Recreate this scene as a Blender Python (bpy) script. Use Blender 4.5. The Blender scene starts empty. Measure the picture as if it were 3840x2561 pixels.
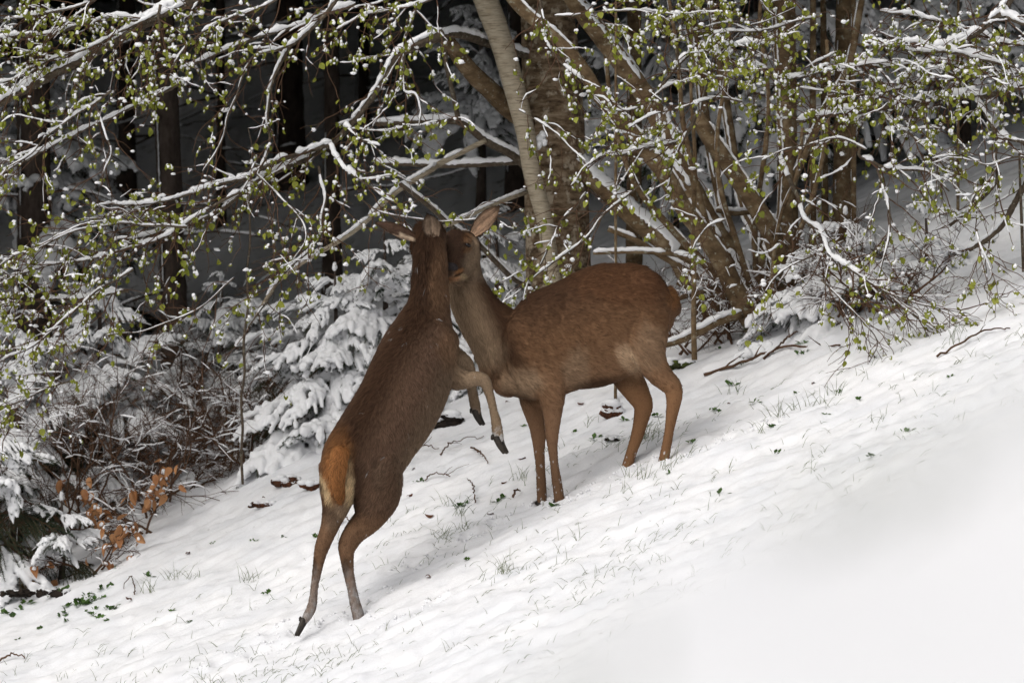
import bpy, math, random
import numpy as np
from mathutils import Vector, Matrix, Euler

random.seed(7)
rng = np.random.default_rng(7)
SC = bpy.context.scene
COL = SC.collection

# ------------------------------------------------------------------ camera
DIST = 40.0                      # metres from the camera to the deer
FPX = 3840 * DIST / 5.5          # focal length in photograph pixels
PXM = DIST / FPX                 # metres per photograph pixel at the deer
cam_d = bpy.data.cameras.new('camera')
cam_d.sensor_width = 36.0
cam_d.lens = 36.0 * FPX / 3840
cam_d.clip_start = 0.5
cam_d.clip_end = 400
cam_d.dof.use_dof = True
cam_d.dof.focus_distance = 39.6
cam_d.dof.aperture_fstop = 4.2
cam = bpy.data.objects.new('camera', cam_d)
COL.objects.link(cam)
cam.location = (0, -DIST, 0)
cam.rotation_euler = (math.radians(90), 0, 0)
SC.camera = cam

# ------------------------------------------------------------------ sky, sun, exposure
SUN_EL, SUN_AZ = math.radians(46), math.radians(222)   # behind the camera, over its left shoulder
world = bpy.data.worlds.new('World')
SC.world = world
world.use_nodes = True
wn = world.node_tree
wn.nodes.clear()
sky = wn.nodes.new('ShaderNodeTexSky')
sky.sky_type = 'NISHITA'
sky.sun_disc = False
sky.sun_elevation = SUN_EL
sky.sun_rotation = SUN_AZ
sky.air_density = 1.0
sky.dust_density = 4.0
sky.ozone_density = 1.0
hsv = wn.nodes.new('ShaderNodeHueSaturation')          # cloud cover takes the blue out
hsv.inputs['Saturation'].default_value = 0.22
bg = wn.nodes.new('ShaderNodeBackground')
bg.inputs['Strength'].default_value = 0.11
wo = wn.nodes.new('ShaderNodeOutputWorld')
wn.links.new(sky.outputs[0], hsv.inputs['Color'])
wn.links.new(hsv.outputs[0], bg.inputs['Color'])
wn.links.new(bg.outputs[0], wo.inputs['Surface'])
sun_d = bpy.data.lights.new('sun', 'SUN')
sun_d.energy = 1.3
sun_d.angle = math.radians(70)
sun_d.color = (1.0, 0.945, 0.875)
sun = bpy.data.objects.new('sun', sun_d)
COL.objects.link(sun)
sdir = Vector((math.sin(SUN_AZ) * math.cos(SUN_EL), math.cos(SUN_AZ) * math.cos(SUN_EL), math.sin(SUN_EL)))
sun.rotation_euler = sdir.to_track_quat('Z', 'Y').to_euler()
sun.location = (-6, -20, 20)
SC.view_settings.view_transform = 'Standard'
SC.view_settings.look = 'None'
SC.view_settings.exposure = 0.04
SC.view_settings.gamma = 1.0
SC.render.engine = 'CYCLES'
SC.cycles.use_denoising = True
SC.cycles.max_bounces = 8
SC.cycles.diffuse_bounces = 4
SC.cycles.transparent_max_bounces = 4
SC.cycles.caustics_reflective = False
SC.cycles.caustics_refractive = False

# ------------------------------------------------------------------ small maths
def P(px, py, y):
    """photograph pixel + depth (metres behind the deer plane) -> world point"""
    s = (DIST + y) / FPX
    return np.array([(px - 1920.0) * s, y, -(py - 1280.5) * s])

def to_px(v):
    s = FPX / (DIST + v[:, 1])
    return v[:, 0] * s + 1920.0, -v[:, 2] * s + 1280.5

def sstep(a, b, x):
    t = np.clip((x - a) / (b - a), 0, 1)
    return t * t * (3 - 2 * t)

_perm = np.random.default_rng(3).random(65536)
def vnoise(x, y, z=0.0):
    x, y, z = np.broadcast_arrays(np.asarray(x, float), np.asarray(y, float), np.asarray(z, float))
    xi, yi, zi = np.floor(x).astype(np.int64), np.floor(y).astype(np.int64), np.floor(z).astype(np.int64)
    fx, fy, fz = x - xi, y - yi, z - zi
    fx, fy, fz = fx*fx*(3-2*fx), fy*fy*(3-2*fy), fz*fz*(3-2*fz)
    def h(a, b, c):
        return _perm[(a * 7919 + b * 104729 + c * 15731 + (a * b) * 31) & 65535]
    r = 0
    for dx in (0, 1):
        for dy in (0, 1):
            for dz in (0, 1):
                r = r + h(xi+dx, yi+dy, zi+dz) * (fx if dx else 1-fx) * (fy if dy else 1-fy) * (fz if dz else 1-fz)
    return r * 2 - 1

def fbm(x, y, z=0.0, oct=4):
    a, r = 1.0, 0
    for i in range(oct):
        f = 2.03 ** i
        r = r + a * vnoise(x*f + 17*i, y*f - 9*i, np.asarray(z)*f)
        a *= 0.5
    return r

def crom(pts, n):
    """Catmull-Rom resample of (k,m) control points into n points"""
    p = np.asarray(pts, float)
    k = len(p)
    if k == 2:
        t = np.linspace(0, 1, n)[:, None]
        return p[0] * (1 - t) + p[1] * t
    q = np.vstack([2*p[0]-p[1], p, 2*p[-1]-p[-2]])
    d = np.concatenate([[0], np.cumsum(np.linalg.norm(np.diff(p[:, :3], axis=0), axis=1))])
    t = np.interp(np.linspace(0, d[-1], n), d, np.arange(k))
    i = np.minimum(t.astype(int), k - 2)
    f = (t - i)[:, None]
    a, b, c, e = q[i], q[i+1], q[i+2], q[i+3]
    return 0.5 * (2*b + (c-a)*f + (2*a-5*b+4*c-e)*f**2 + (3*b-a-3*c+e)*f**3)

# ------------------------------------------------------------------ mesh builder
class MB:
    def __init__(self):
        self.v, self.f, self.m, self.n = [], [], [], 0
    def add(self, verts, faces, mat=0):
        verts = np.asarray(verts, float)
        self.v.append(verts)
        for f in faces:
            self.f.append([i + self.n for i in f])
        self.m.extend([mat] * len(faces))
        self.n += len(verts)
    def grid(self, rings, mat=0, caps=True):
        """rings (n, s, 3): a closed tube"""
        n, s, _ = rings.shape
        base = self.n
        self.v.append(rings.reshape(-1, 3))
        self.n += n * s
        j = np.arange(s); jn = (j + 1) % s
        i = np.arange(n - 1)[:, None] * s
        q = np.stack([i + j, i + jn, i + s + jn, i + s + j], -1).reshape(-1, 4) + base
        self.f.extend(q.tolist()); k = len(q)
        if caps:
            self.f.append((base + np.arange(s)[::-1]).tolist())
            self.f.append((base + (n-1)*s + np.arange(s)).tolist()); k += 2
        self.m.extend([mat] * k)
    def mesh(self, name, mats, smooth=True):
        me = bpy.data.meshes.new(name)
        v = np.vstack(self.v) if self.v else np.zeros((0, 3))
        me.from_pydata(v.tolist(), [], self.f)
        for m in mats:
            me.materials.append(m)
        if len(mats) > 1:
            me.polygons.foreach_set('material_index', self.m)
        if smooth:
            me.polygons.foreach_set('use_smooth', [True] * len(me.polygons))
        me.update()
        return me

def frames(p, ref=(0.0, 1.0, 0.0)):
    t = np.gradient(p, axis=0)
    t /= np.linalg.norm(t, axis=1, keepdims=True) + 1e-9
    r = np.tile(np.asarray(ref, float), (len(p), 1))
    bad = np.abs((t * r).sum(1)) > 0.94
    r[bad] = (0.31, 0.2, 0.93)
    n = r - t * (t * r).sum(1, keepdims=True)
    n /= np.linalg.norm(n, axis=1, keepdims=True)
    return t, n, np.cross(t, n)

def tube(mb, p, r, sides=5, mat=0, rough=0.0, flat=1.0, caps=True):
    p = np.asarray(p, float)
    r = np.broadcast_to(np.asarray(r, float), (len(p),))
    t, n, b = frames(p)
    th = np.linspace(0, 2*np.pi, sides, endpoint=False)
    rr = r[:, None] * np.ones(sides)
    if rough:
        rr = rr * (1 + rough * rng.standard_normal(rr.shape))
    rings = p[:, None, :] + rr[..., None] * (np.cos(th)[None, :, None] * n[:, None, :] + flat * np.sin(th)[None, :, None] * b[:, None, :])
    mb.grid(rings, mat, caps)

def add_obj(name, me, parent=None, loc=None):
    o = bpy.data.objects.new(name, me)
    COL.objects.link(o)
    if loc is not None:
        o.location = loc
    if parent is not None:
        put_under(o, parent)
    return o

def put_under(o, parent):
    """parent a world-space part without moving it"""
    o.parent = parent
    if parent.type == 'EMPTY':
        o.matrix_parent_inverse = Matrix.Translation(-parent.location)

def tag(o, label=None, cat=None, group=None, kind=None):
    if label: o['label'] = label
    if cat: o['category'] = cat
    if group: o['group'] = group
    if kind: o['kind'] = kind
    return o

def thing(name, label, cat, loc=(0, 0, 0), group=None):
    o = bpy.data.objects.new(name, None)
    COL.objects.link(o)
    o.location = loc
    o.empty_display_size = 0.05
    return tag(o, label, cat, group)

# ------------------------------------------------------------------ materials
def new_mat(name):
    m = bpy.data.materials.new(name)
    m.use_nodes = True
    nt = m.node_tree
    bs = nt.nodes['Principled BSDF']
    bs.inputs['Specular IOR Level'].default_value = 0.25
    return m, nt, bs

def ramp(nt, stops, fac):
    r = nt.nodes.new('ShaderNodeValToRGB')
    e = r.color_ramp.elements
    while len(e) < len(stops):
        e.new(0.5)
    for el, (pos, c) in zip(e, stops):
        el.position = pos
        el.color = (*c, 1)
    nt.links.new(fac, r.inputs['Fac'])
    return r.outputs['Color']

def noise(nt, scale, detail=4, vec=None, rough=0.55, dim=None):
    n = nt.nodes.new('ShaderNodeTexNoise')
    n.inputs['Scale'].default_value = scale
    n.inputs['Detail'].default_value = detail
    n.inputs['Roughness'].default_value = rough
    if vec is not None:
        nt.links.new(vec, n.inputs['Vector'])
    return n.outputs['Fac']

def coords(nt, scale=(1, 1, 1), kind='Object'):
    tc = nt.nodes.new('ShaderNodeTexCoord')
    mp = nt.nodes.new('ShaderNodeMapping')
    mp.inputs['Scale'].default_value = scale
    nt.links.new(tc.outputs[kind], mp.inputs['Vector'])
    return mp.outputs['Vector']

def bump(nt, bs, height, strength, dist):
    b = nt.nodes.new('ShaderNodeBump')
    b.inputs['Strength'].default_value = strength
    b.inputs['Distance'].default_value = dist
    nt.links.new(height, b.inputs['Height'])
    nt.links.new(b.outputs['Normal'], bs.inputs['Normal'])

def mat_snow(name, bscale=60, bdist=0.004, tint=(0.86, 0.865, 0.88)):
    m, nt, bs = new_mat(name)
    v = coords(nt)
    c = ramp(nt, [(0.3, tuple(0.94 * t for t in tint)), (0.7, tint)], noise(nt, 9, 3, v))
    nt.links.new(c, bs.inputs['Base Color'])
    bs.inputs['Roughness'].default_value = 0.75
    bump(nt, bs, noise(nt, bscale, 5, v, 0.65), 0.6, bdist)
    return m

def mat_bark(name, stops, scale=(14, 14, 14), bdist=0.004, lichen=None, lscale=22, lpos=(0.56, 0.62), nscale=1.0):
    m, nt, bs = new_mat(name)
    v = coords(nt, scale)
    col = ramp(nt, stops, noise(nt, nscale, 6, v, 0.65))
    if lichen:
        v2 = coords(nt)
        mask = ramp(nt, [(lpos[0], (0, 0, 0)), (lpos[1], (1, 1, 1))], noise(nt, lscale, 4, v2, 0.6))
        mx = nt.nodes.new('ShaderNodeMix'); mx.data_type = 'RGBA'
        nt.links.new(mask, mx.inputs[0])
        nt.links.new(col, mx.inputs[6])
        mx.inputs[7].default_value = (*lichen, 1)
        col = mx.outputs[2]
    nt.links.new(col, bs.inputs['Base Color'])
    bs.inputs['Roughness'].default_value = 0.9
    bump(nt, bs, noise(nt, nscale * 2, 6, v, 0.7), 0.7, bdist)
    return m

def mat_plain(name, a, b, scale=30, rough=0.7, transl=0.0):
    m, nt, bs = new_mat(name)
    v = coords(nt, kind='Object')
    oi = nt.nodes.new('ShaderNodeObjectInfo')
    ad = nt.nodes.new('ShaderNodeMath'); ad.operation = 'MULTIPLY_ADD'
    nt.links.new(oi.outputs['Random'], ad.inputs[0]); ad.inputs[1].default_value = 0.5
    nt.links.new(noise(nt, scale, 3, v), ad.inputs[2])
    col = ramp(nt, [(0.35, a), (1.05, b)], ad.outputs[0])
    nt.links.new(col, bs.inputs['Base Color'])
    bs.inputs['Roughness'].default_value = rough
    if transl:
        tr = nt.nodes.new('ShaderNodeBsdfTranslucent')
        nt.links.new(col, tr.inputs['Color'])
        mx = nt.nodes.new('ShaderNodeMixShader')
        mx.inputs[0].default_value = transl
        out = nt.nodes['Material Output']
        nt.links.new(bs.outputs[0], mx.inputs[1])
        nt.links.new(tr.outputs[0], mx.inputs[2])
        nt.links.new(mx.outputs[0], out.inputs['Surface'])
    return m

M = {}
M['snow'] = mat_snow('snow_clump', 90, 0.004)
M['snow_soft'] = mat_snow('snow_on_needles', 60, 0.006)
M['twig'] = mat_bark('twig_bark', [(0.3, (0.050, 0.027, 0.016)), (0.7, (0.13, 0.072, 0.042))], (20, 20, 20), 0.001)
M['wood'] = mat_bark('bough_bark', [(0.3, (0.035, 0.026, 0.018)), (0.7, (0.13, 0.10, 0.07))], (40, 40, 40), 0.003,
                     lichen=(0.24, 0.23, 0.18), lscale=45, lpos=(0.6, 0.68))
M['beech'] = mat_bark('beech_bark', [(0.36, (0.045, 0.028, 0.015)), (0.50, (0.145, 0.100, 0.060)), (0.66, (0.28, 0.215, 0.145))],
                      (11, 11, 34), 0.006, lichen=(0.34, 0.285, 0.21), lscale=16, lpos=(0.53, 0.62))
M['pale'] = mat_bark('pale_stem_bark', [(0.3, (0.15, 0.115, 0.075)), (0.5, (0.33, 0.28, 0.205)), (0.75, (0.45, 0.395, 0.30))],
                     (9, 9, 60), 0.003, lichen=(0.27, 0.20, 0.11), lscale=5, lpos=(0.55, 0.85), nscale=1.6)
M['hazel'] = mat_bark('hazel_bark', [(0.32, (0.050, 0.031, 0.015)), (0.52, (0.135, 0.090, 0.048)), (0.72, (0.25, 0.195, 0.12))],
                      (10, 10, 16), 0.004, lichen=(0.26, 0.25, 0.19), lscale=30, lpos=(0.6, 0.67))
M['spruce_bark'] = mat_bark('spruce_bark', [(0.3, (0.03, 0.02, 0.015)), (0.7, (0.11, 0.085, 0.07))], (16, 16, 7), 0.012)
M['needle'] = mat_plain('spruce_needles', (0.010, 0.022, 0.012), (0.040, 0.066, 0.034), 12, 0.6)
M['leaf'] = mat_plain('young_beech_leaf', (0.14, 0.165, 0.018), (0.31, 0.33, 0.05), 25, 0.5, 0.35)
M['dead'] = mat_plain('dry_beech_leaf', (0.28, 0.11, 0.04), (0.50, 0.26, 0.12), 30, 0.6, 0.25)
M['brown_leaf'] = mat_plain('brown_fallen_leaf', (0.06, 0.022, 0.012), (0.15, 0.06, 0.03), 30, 0.7)
M['weed'] = mat_plain('weed_leaf', (0.03, 0.07, 0.015), (0.09, 0.17, 0.035), 30, 0.6, 0.2)
M['grass'] = mat_plain('grass_blade', (0.05, 0.075, 0.035), (0.16, 0.19, 0.10), 5, 0.6, 0.2)
M['moss'] = mat_bark('mossy_bark', [(0.35, (0.03, 0.022, 0.012)), (0.55, (0.05, 0.065, 0.015)), (0.7, (0.12, 0.14, 0.03))], (25, 25, 25), 0.008)
M['rot'] = mat_bark('rotten_wood', [(0.35, (0.018, 0.008, 0.005)), (0.7, (0.15, 0.058, 0.027))], (20, 20, 8), 0.006)
M['soil'] = mat_bark('dark_soil', [(0.3, (0.008, 0.006, 0.005)), (0.7, (0.035, 0.025, 0.018))], (20, 20, 20), 0.01)

# ------------------------------------------------------------------ ground
def gbase(x, y):
    yy = np.maximum(y, -9.0)
    z = -0.866 + 0.36 * (x - 0.172) + 0.23 * yy + 0.08 * np.minimum(y + 9.0, 0)
    # the snow bank under the spruces, behind the rearing deer
    z = z + 0.20 * np.exp(-((x + 0.80) / 0.75) ** 2 - ((y - 4.1) / 1.1) ** 2)
    far = np.clip(np.abs(x) - 12, 0, None)
    z = z - np.sign(x) * far * 0.30
    # the bank near the photographer
    line = -0.182 + 0.36 * np.tanh(0.675 * x / 0.36) + 0.010 * np.sin(x * 23) * np.exp(-(x / 1.5) ** 2) - 0.8 * np.maximum(0, x - 0.28)
    hump = np.maximum(line, -0.9) - 0.05 * (y + 36.4) ** 2
    k = 0.12
    return k * np.logaddexp(z / k, np.clip(hump, -60, None) / k)

PRINTS = []          # hoof prints and scuffs: x, y, radius, depth
def gz(x, y, fine=True):
    z = gbase(x, y)
    for (hx, hy, hr, hd) in PRINTS:
        q = ((x - hx) ** 2 + ((y - hy) * 0.8) ** 2) / hr ** 2
        z = z + hd * (0.55 * np.exp(-(np.sqrt(q) - 1.5) ** 2 / 0.18) - 1.2 * np.exp(-q * q))
    w = sstep(-10, -7, y)
    z = z + w * 0.040 * fbm(x * 1.7, y * 1.7, 0.3, 3)
    if fine:
        u = (x * 0.94 + y * 0.34); v = (-x * 0.34 + y * 0.94)
        z = z + w * 0.020 * fbm(u * 4.0, v * 14.0, 1.7, 3) + w * 0.008 * fbm(x * 22, y * 22, 5.1, 2)
        z = z + w * 0.010 * np.maximum(0, fbm(x * 9, y * 9, 8.8, 2) - 0.35)
    return z

def gpt(px, py, lo=-8.0, hi=20.0):
    """where the sight line through a photograph pixel meets the ground"""
    ys = np.linspace(lo, hi, 1400)
    s = (DIST + ys) / FPX
    x = (px - 1920.0) * s
    z = -(py - 1280.5) * s
    d = gz(x, ys) - z
    i = np.argmax(d > 0)
    return np.array([x[i], ys[i], gz(x[i:i+1], ys[i:i+1])[0]])

def axis(dense_lo, dense_hi, step, lo, hi, grow=1.22):
    a = list(np.arange(dense_lo, dense_hi + 1e-6, step))
    s, c = step, a[-1]
    while c < hi:
        s = min(s * grow, 4.0); c += s; a.append(c)
    s, c = step, a[0]
    b = []
    while c > lo:
        s = min(s * grow, 4.0); c -= s; b.append(c)
    return np.array(b[::-1] + a)

for hx, hy, hr, hd in [(2096, 1880, 26, .018), (2032, 1890, 26, .018), (2490, 1725, 28, .018), (2345, 1775, 28, .018), (1340, 2300, 34, .022), (1118, 2372, 36, .026), (1410, 2240, 30, .016), (1230, 2330, 28, .014), (1480, 2330, 30, .018),
                       (1760, 2010, 28, .016), (1860, 1960, 26, .015), (2230, 1830, 30, .016), (2180, 1870, 26, .014), (2620, 1690, 28, .015), (2740, 1640, 28, .015), (2860, 1600, 26, .014), (960, 2440, 34, .02), (1020, 2360, 30, .016), (820, 2470, 32, .018), (1560, 2120, 30, .015), (1640, 2260, 28, .012)]:
    g_ = gpt(hx, hy)
    PRINTS.append((g_[0], g_[1], hr * PXM, hd))
gx = axis(-3.3, 3.4, 0.021, -45, 45)
gy = axis(-7.0, 6.0, 0.028, -52, 60, 1.16)
gy = np.unique(np.concatenate([gy, np.linspace(-39, -31, 41)]))
X, Y = np.meshgrid(gx, gy)
Z = gz(X, Y)
nv = np.stack([X, Y, Z], -1).reshape(-1, 3)
nx, ny = len(gx), len(gy)
ii = (np.arange(ny - 1)[:, None] * nx + np.arange(nx - 1)[None, :]).reshape(-1)
quads = np.stack([ii, ii + 1, ii + nx + 1, ii + nx], -1)
gme = bpy.data.meshes.new('snow_slope')
gme.vertices.add(len(nv)); gme.vertices.foreach_set('co', nv.ravel())
gme.loops.add(quads.size); gme.loops.foreach_set('vertex_index', quads.ravel())
gme.polygons.add(len(quads)); gme.polygons.foreach_set('loop_start', np.arange(0, quads.size, 4))
gme.update(calc_edges=True)
gme.polygons.foreach_set('use_smooth', [True] * len(quads))
def mat_ground():
    m, nt, bs = new_mat('snow_ground')
    geo = nt.nodes.new('ShaderNodeNewGeometry')
    pos = geo.outputs['Position']
    snow = ramp(nt, [(0.35, (0.80, 0.81, 0.84)), (0.65, (0.88, 0.88, 0.895))], noise(nt, 3, 4, pos))
    # dark litter flecks thicken under the spruces, painted in to deepen the shade
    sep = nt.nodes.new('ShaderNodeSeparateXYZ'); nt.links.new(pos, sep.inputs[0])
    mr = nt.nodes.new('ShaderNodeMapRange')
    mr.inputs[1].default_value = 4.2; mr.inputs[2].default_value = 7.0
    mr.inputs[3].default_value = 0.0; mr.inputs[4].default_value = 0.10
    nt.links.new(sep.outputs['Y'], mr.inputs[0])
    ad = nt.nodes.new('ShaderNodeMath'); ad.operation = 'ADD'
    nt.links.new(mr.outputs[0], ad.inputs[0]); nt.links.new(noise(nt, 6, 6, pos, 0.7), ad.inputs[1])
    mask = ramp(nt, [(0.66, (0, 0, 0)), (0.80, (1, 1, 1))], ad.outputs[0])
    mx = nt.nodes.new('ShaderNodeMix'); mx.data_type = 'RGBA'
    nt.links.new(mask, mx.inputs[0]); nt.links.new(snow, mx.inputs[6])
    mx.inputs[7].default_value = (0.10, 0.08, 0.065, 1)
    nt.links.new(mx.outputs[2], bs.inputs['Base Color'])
    bs.inputs['Roughness'].default_value = 0.7
    bump(nt, bs, noise(nt, 55, 5, pos, 0.7), 0.5, 0.006)
    return m
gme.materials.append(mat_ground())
ground = tag(add_obj('snow_slope', gme), 'snow covered slope rising under the trees', None, None, 'structure')

# ------------------------------------------------------------------ deer
def mat_attr(name, rough=0.85, normal_attr=False):
    m, nt, bs = new_mat(name)
    at = nt.nodes.new('ShaderNodeAttribute'); at.attribute_name = 'coat'
    nt.links.new(at.outputs['Color'], bs.inputs['Base Color'])
    bs.inputs['Roughness'].default_value = rough
    bs.inputs['Specular IOR Level'].default_value = 0.12
    if normal_attr:
        an = nt.nodes.new('ShaderNodeAttribute'); an.attribute_name = 'skin_normal'
        nt.links.new(an.outputs['Vector'], bs.inputs['Normal'])
    return m
M['skin'] = mat_attr('deer_coat')
M['fur'] = mat_attr('deer_fur', 0.8, True)
m, nt, bs = new_mat('deer_eye'); bs.inputs['Base Color'].default_value = (0.008, 0.005, 0.004, 1)
bs.inputs['Roughness'].default_value = 0.22; bs.inputs['Specular IOR Level'].default_value = 0.3
M['eye'] = m
m, nt, bs = new_mat('deer_nose')
nt.links.new(ramp(nt, [(0.3, (0.010, 0.007, 0.007)), (0.7, (0.030, 0.022, 0.022))], noise(nt, 90, 3, coords(nt))), bs.inputs['Base Color'])
bs.inputs['Roughness'].default_value = 0.7
bump(nt, bs, noise(nt, 160, 2, coords(nt)), 0.4, 0.002)
M['nose'] = m
m, nt, bs = new_mat('deer_hoof')
nt.links.new(ramp(nt, [(0.3, (0.012, 0.010, 0.009)), (0.7, (0.05, 0.04, 0.03))], noise(nt, 40, 3, coords(nt))), bs.inputs['Base Color'])
bs.inputs['Roughness'].default_value = 0.45
M['hoof'] = m

def loft(mb, rings, sides=20, sub=4, cap=True):
    """rings: (px, py, depth_px, half width in the picture plane, half width in depth)"""
    R = np.array(rings, float)
    n = (len(R) - 1) * sub + 1
    c = np.array([P(r[0], r[1], r[2] * PXM) for r in R])
    data = np.hstack([c, R[:, 3:5] * PXM])
    d = crom(data, n)
    p, a, b = d[:, :3], np.maximum(d[:, 3], 0.002), np.maximum(d[:, 4], 0.002)
    t, nn, bb = frames(p)
    th = np.linspace(0, 2*np.pi, sides, endpoint=False)
    if cap:   # round the ends off
        def dome(i, sgn):
            out = []
            for q in (0.5, 0.85):
                s = math.sqrt(1 - q*q); rr = min(a[i], b[i])
                out.append((p[i] + sgn * t[i] * rr * q * 0.7, a[i]*s, b[i]*s))
            return out
        pre, post = dome(0, -1)[::-1], dome(-1, 1)
        p = np.vstack([[q[0] for q in pre], p, [q[0] for q in post]])
        a = np.concatenate([[q[1] for q in pre], a, [q[1] for q in post]])
        b = np.concatenate([[q[2] for q in pre], b, [q[2] for q in post]])
        nn = np.vstack([nn[:1], nn[:1], nn, nn[-1:], nn[-1:]]); bb = np.vstack([bb[:1], bb[:1], bb, bb[-1:], bb[-1:]])
    r = p[:, None, :] + (b[:, None] * np.cos(th))[..., None] * nn[:, None, :] + (a[:, None] * np.sin(th))[..., None] * bb[:, None, :]
    mb.grid(r, 0, True)

def ball(mb, c, rx, ry, rz, rot=0.0, seg=16, mat=0):
    """ellipsoid: picture x, depth, picture y radii in metres, rotated in the picture plane"""
    rings = []
    for i in range(1, seg):
        f = math.pi * i / seg
        th = np.linspace(0, 2*np.pi, 16, endpoint=False)
        q = np.stack([rx*np.sin(f)*np.cos(th), ry*np.sin(f)*np.sin(th), np.full(16, rz*np.cos(f))], -1)
        ca, sa = math.cos(rot), math.sin(rot)
        q = np.stack([q[:, 0]*ca + q[:, 2]*sa, q[:, 1], -q[:, 0]*sa + q[:, 2]*ca], -1)
        rings.append(q + c)
    mb.grid(np.array(rings), mat, True)

def fuse(mb, voxel=0.0075, smooth=6):
    me = mb.mesh('fuse', [])
    o = add_obj('fuse', me)
    r = o.modifiers.new('r', 'REMESH'); r.mode = 'VOXEL'; r.voxel_size = voxel
    s = o.modifiers.new('s', 'SMOOTH'); s.factor = 0.5; s.iterations = smooth
    dg = bpy.context.evaluated_depsgraph_get()
    out = bpy.data.meshes.new_from_object(o.evaluated_get(dg))
    bpy.data.objects.remove(o); bpy.data.meshes.remove(me)
    out.polygons.foreach_set('use_smooth', [True] * len(out.polygons))
    return out

def mverts(me):
    v = np.empty(len(me.vertices) * 3); me.vertices.foreach_get('co', v)
    return v.reshape(-1, 3)

def mnormals(me):
    v = np.empty(len(me.vertices) * 3, dtype=np.float32); me.vertex_normals.foreach_get('vector', v)
    return v.reshape(-1, 3).astype(float)

def paint(me, cols):
    at = me.attributes.new('coat', 'FLOAT_COLOR', 'POINT')
    c = np.ones((len(cols), 4)); c[:, :3] = cols
    at.data.foreach_set('color', c.ravel())

def blob(col, px, py, cx, cy, rx, ry, target, amt=1.0, rot=0.0, soft=1.0):
    j = 0.16 * min(rx, ry)
    dx, dy = px - cx + j * fbm(px * 0.05, py * 0.02, 1.0, 2), py - cy + 1.6 * j * fbm(px * 0.06, py * 0.02, 7.0, 2)
    ca, sa = math.cos(rot), math.sin(rot)
    u, v = (dx*ca + dy*sa) / rx, (-dx*sa + dy*ca) / ry
    w = amt * sstep(1.0 + 0.35*soft, 1.0 - 0.45*soft, np.sqrt(u*u + v*v))
    return col * (1 - w[:, None]) + np.asarray(target) * w[:, None]

def make_fur(parent, me, cols, flow, length, n, lift=0.35, width=0.0016, name='fur', seed=1, wt=None, tone=(0.48, 0.95)):
    r = np.random.default_rng(seed)
    v, nrm = mverts(me), mnormals(me)
    me.calc_loop_triangles()
    tri = np.empty(len(me.loop_triangles) * 3, dtype=np.int32); me.loop_triangles.foreach_get('vertices', tri)
    tri = tri.reshape(-1, 3)
    A = np.linalg.norm(np.cross(v[tri[:, 1]] - v[tri[:, 0]], v[tri[:, 2]] - v[tri[:, 0]]), axis=1)
    if wt is not None:
        A = A * wt[tri].mean(1)
    idx = r.choice(len(tri), n, p=A / A.sum())
    u, w = r.random(n), r.random(n)
    f = u + w > 1; u[f], w[f] = 1 - u[f], 1 - w[f]
    bc = np.stack([1 - u - w, u, w], -1)[..., None]
    pt = (v[tri[idx]] * bc).sum(1)
    nm = (nrm[tri[idx]] * bc).sum(1); nm /= np.linalg.norm(nm, axis=1, keepdims=True) + 1e-9
    cl = (cols[tri[idx]] * bc).sum(1)
    fl = (flow[tri[idx]] * bc).sum(1)
    ln = (length[tri[idx]] * bc[..., 0]).sum(1)
    # clumping: neighbouring strands bend the same way
    sw = np.stack([fbm(pt[:, 0]*28, pt[:, 2]*28, pt[:, 1]*28, 2), fbm(pt[:, 0]*28+50, pt[:, 2]*28, pt[:, 1]*28, 2), fbm(pt[:, 0]*28, pt[:, 2]*28+80, pt[:, 1]*28, 2)], -1)
    fl = fl + 0.45 * sw + 0.20 * r.standard_normal((n, 3))
    fl -= nm * (fl * nm).sum(1, keepdims=True)
    fl /= np.linalg.norm(fl, axis=1, keepdims=True) + 1e-9
    ln = ln * (0.7 + 0.6 * r.random(n))
    lf = lift * (0.6 + 0.8 * r.random(n))
    d0 = fl + nm * (lf * 1.7)[:, None]
    d1 = fl + nm * (lf * 0.3)[:, None]
    d0 /= np.linalg.norm(d0, axis=1, keepdims=True); d1 /= np.linalg.norm(d1, axis=1, keepdims=True)
    p0 = pt - nm * 0.001
    p1 = p0 + d0 * (ln * 0.4)[:, None]
    p2 = p1 + d1 * (ln * 0.35)[:, None]
    p3 = p2 + (d1 - nm * 0.05) * (ln * 0.25)[:, None]
    pos = np.stack([p0, p1, p2, p3], 1).astype(np.float32)
    hc = bpy.data.hair_curves.new(name)
    hc.add_curves([4] * n)
    hc.attributes['position'].data.foreach_set('vector', pos.ravel())
    ra = hc.attributes.new('radius', 'FLOAT', 'POINT')
    ra.data.foreach_set('value', np.tile(np.array([0.6, 0.6, 0.42, 0.06], np.float32) * width, n))
    cv = tone[0] + tone[1] * r.random(n) + 0.17 * fbm(pt[:, 0]*110, pt[:, 2]*110, pt[:, 1]*110, 2)
    c4 = np.ones((n, 4), np.float32); c4[:, :3] = cl * np.clip(cv, 0.35, 1.8)[:, None]
    ca = hc.attributes.new('coat', 'FLOAT_COLOR', 'CURVE'); ca.data.foreach_set('color', c4.ravel())
    na = hc.attributes.new('skin_normal', 'FLOAT_VECTOR', 'CURVE'); na.data.foreach_set('vector', nm.astype(np.float32).ravel())
    hc.materials.append(M['fur'])
    o = bpy.data.objects.new(name, hc)
    COL.objects.link(o)
    o.parent = parent
    return o

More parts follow.
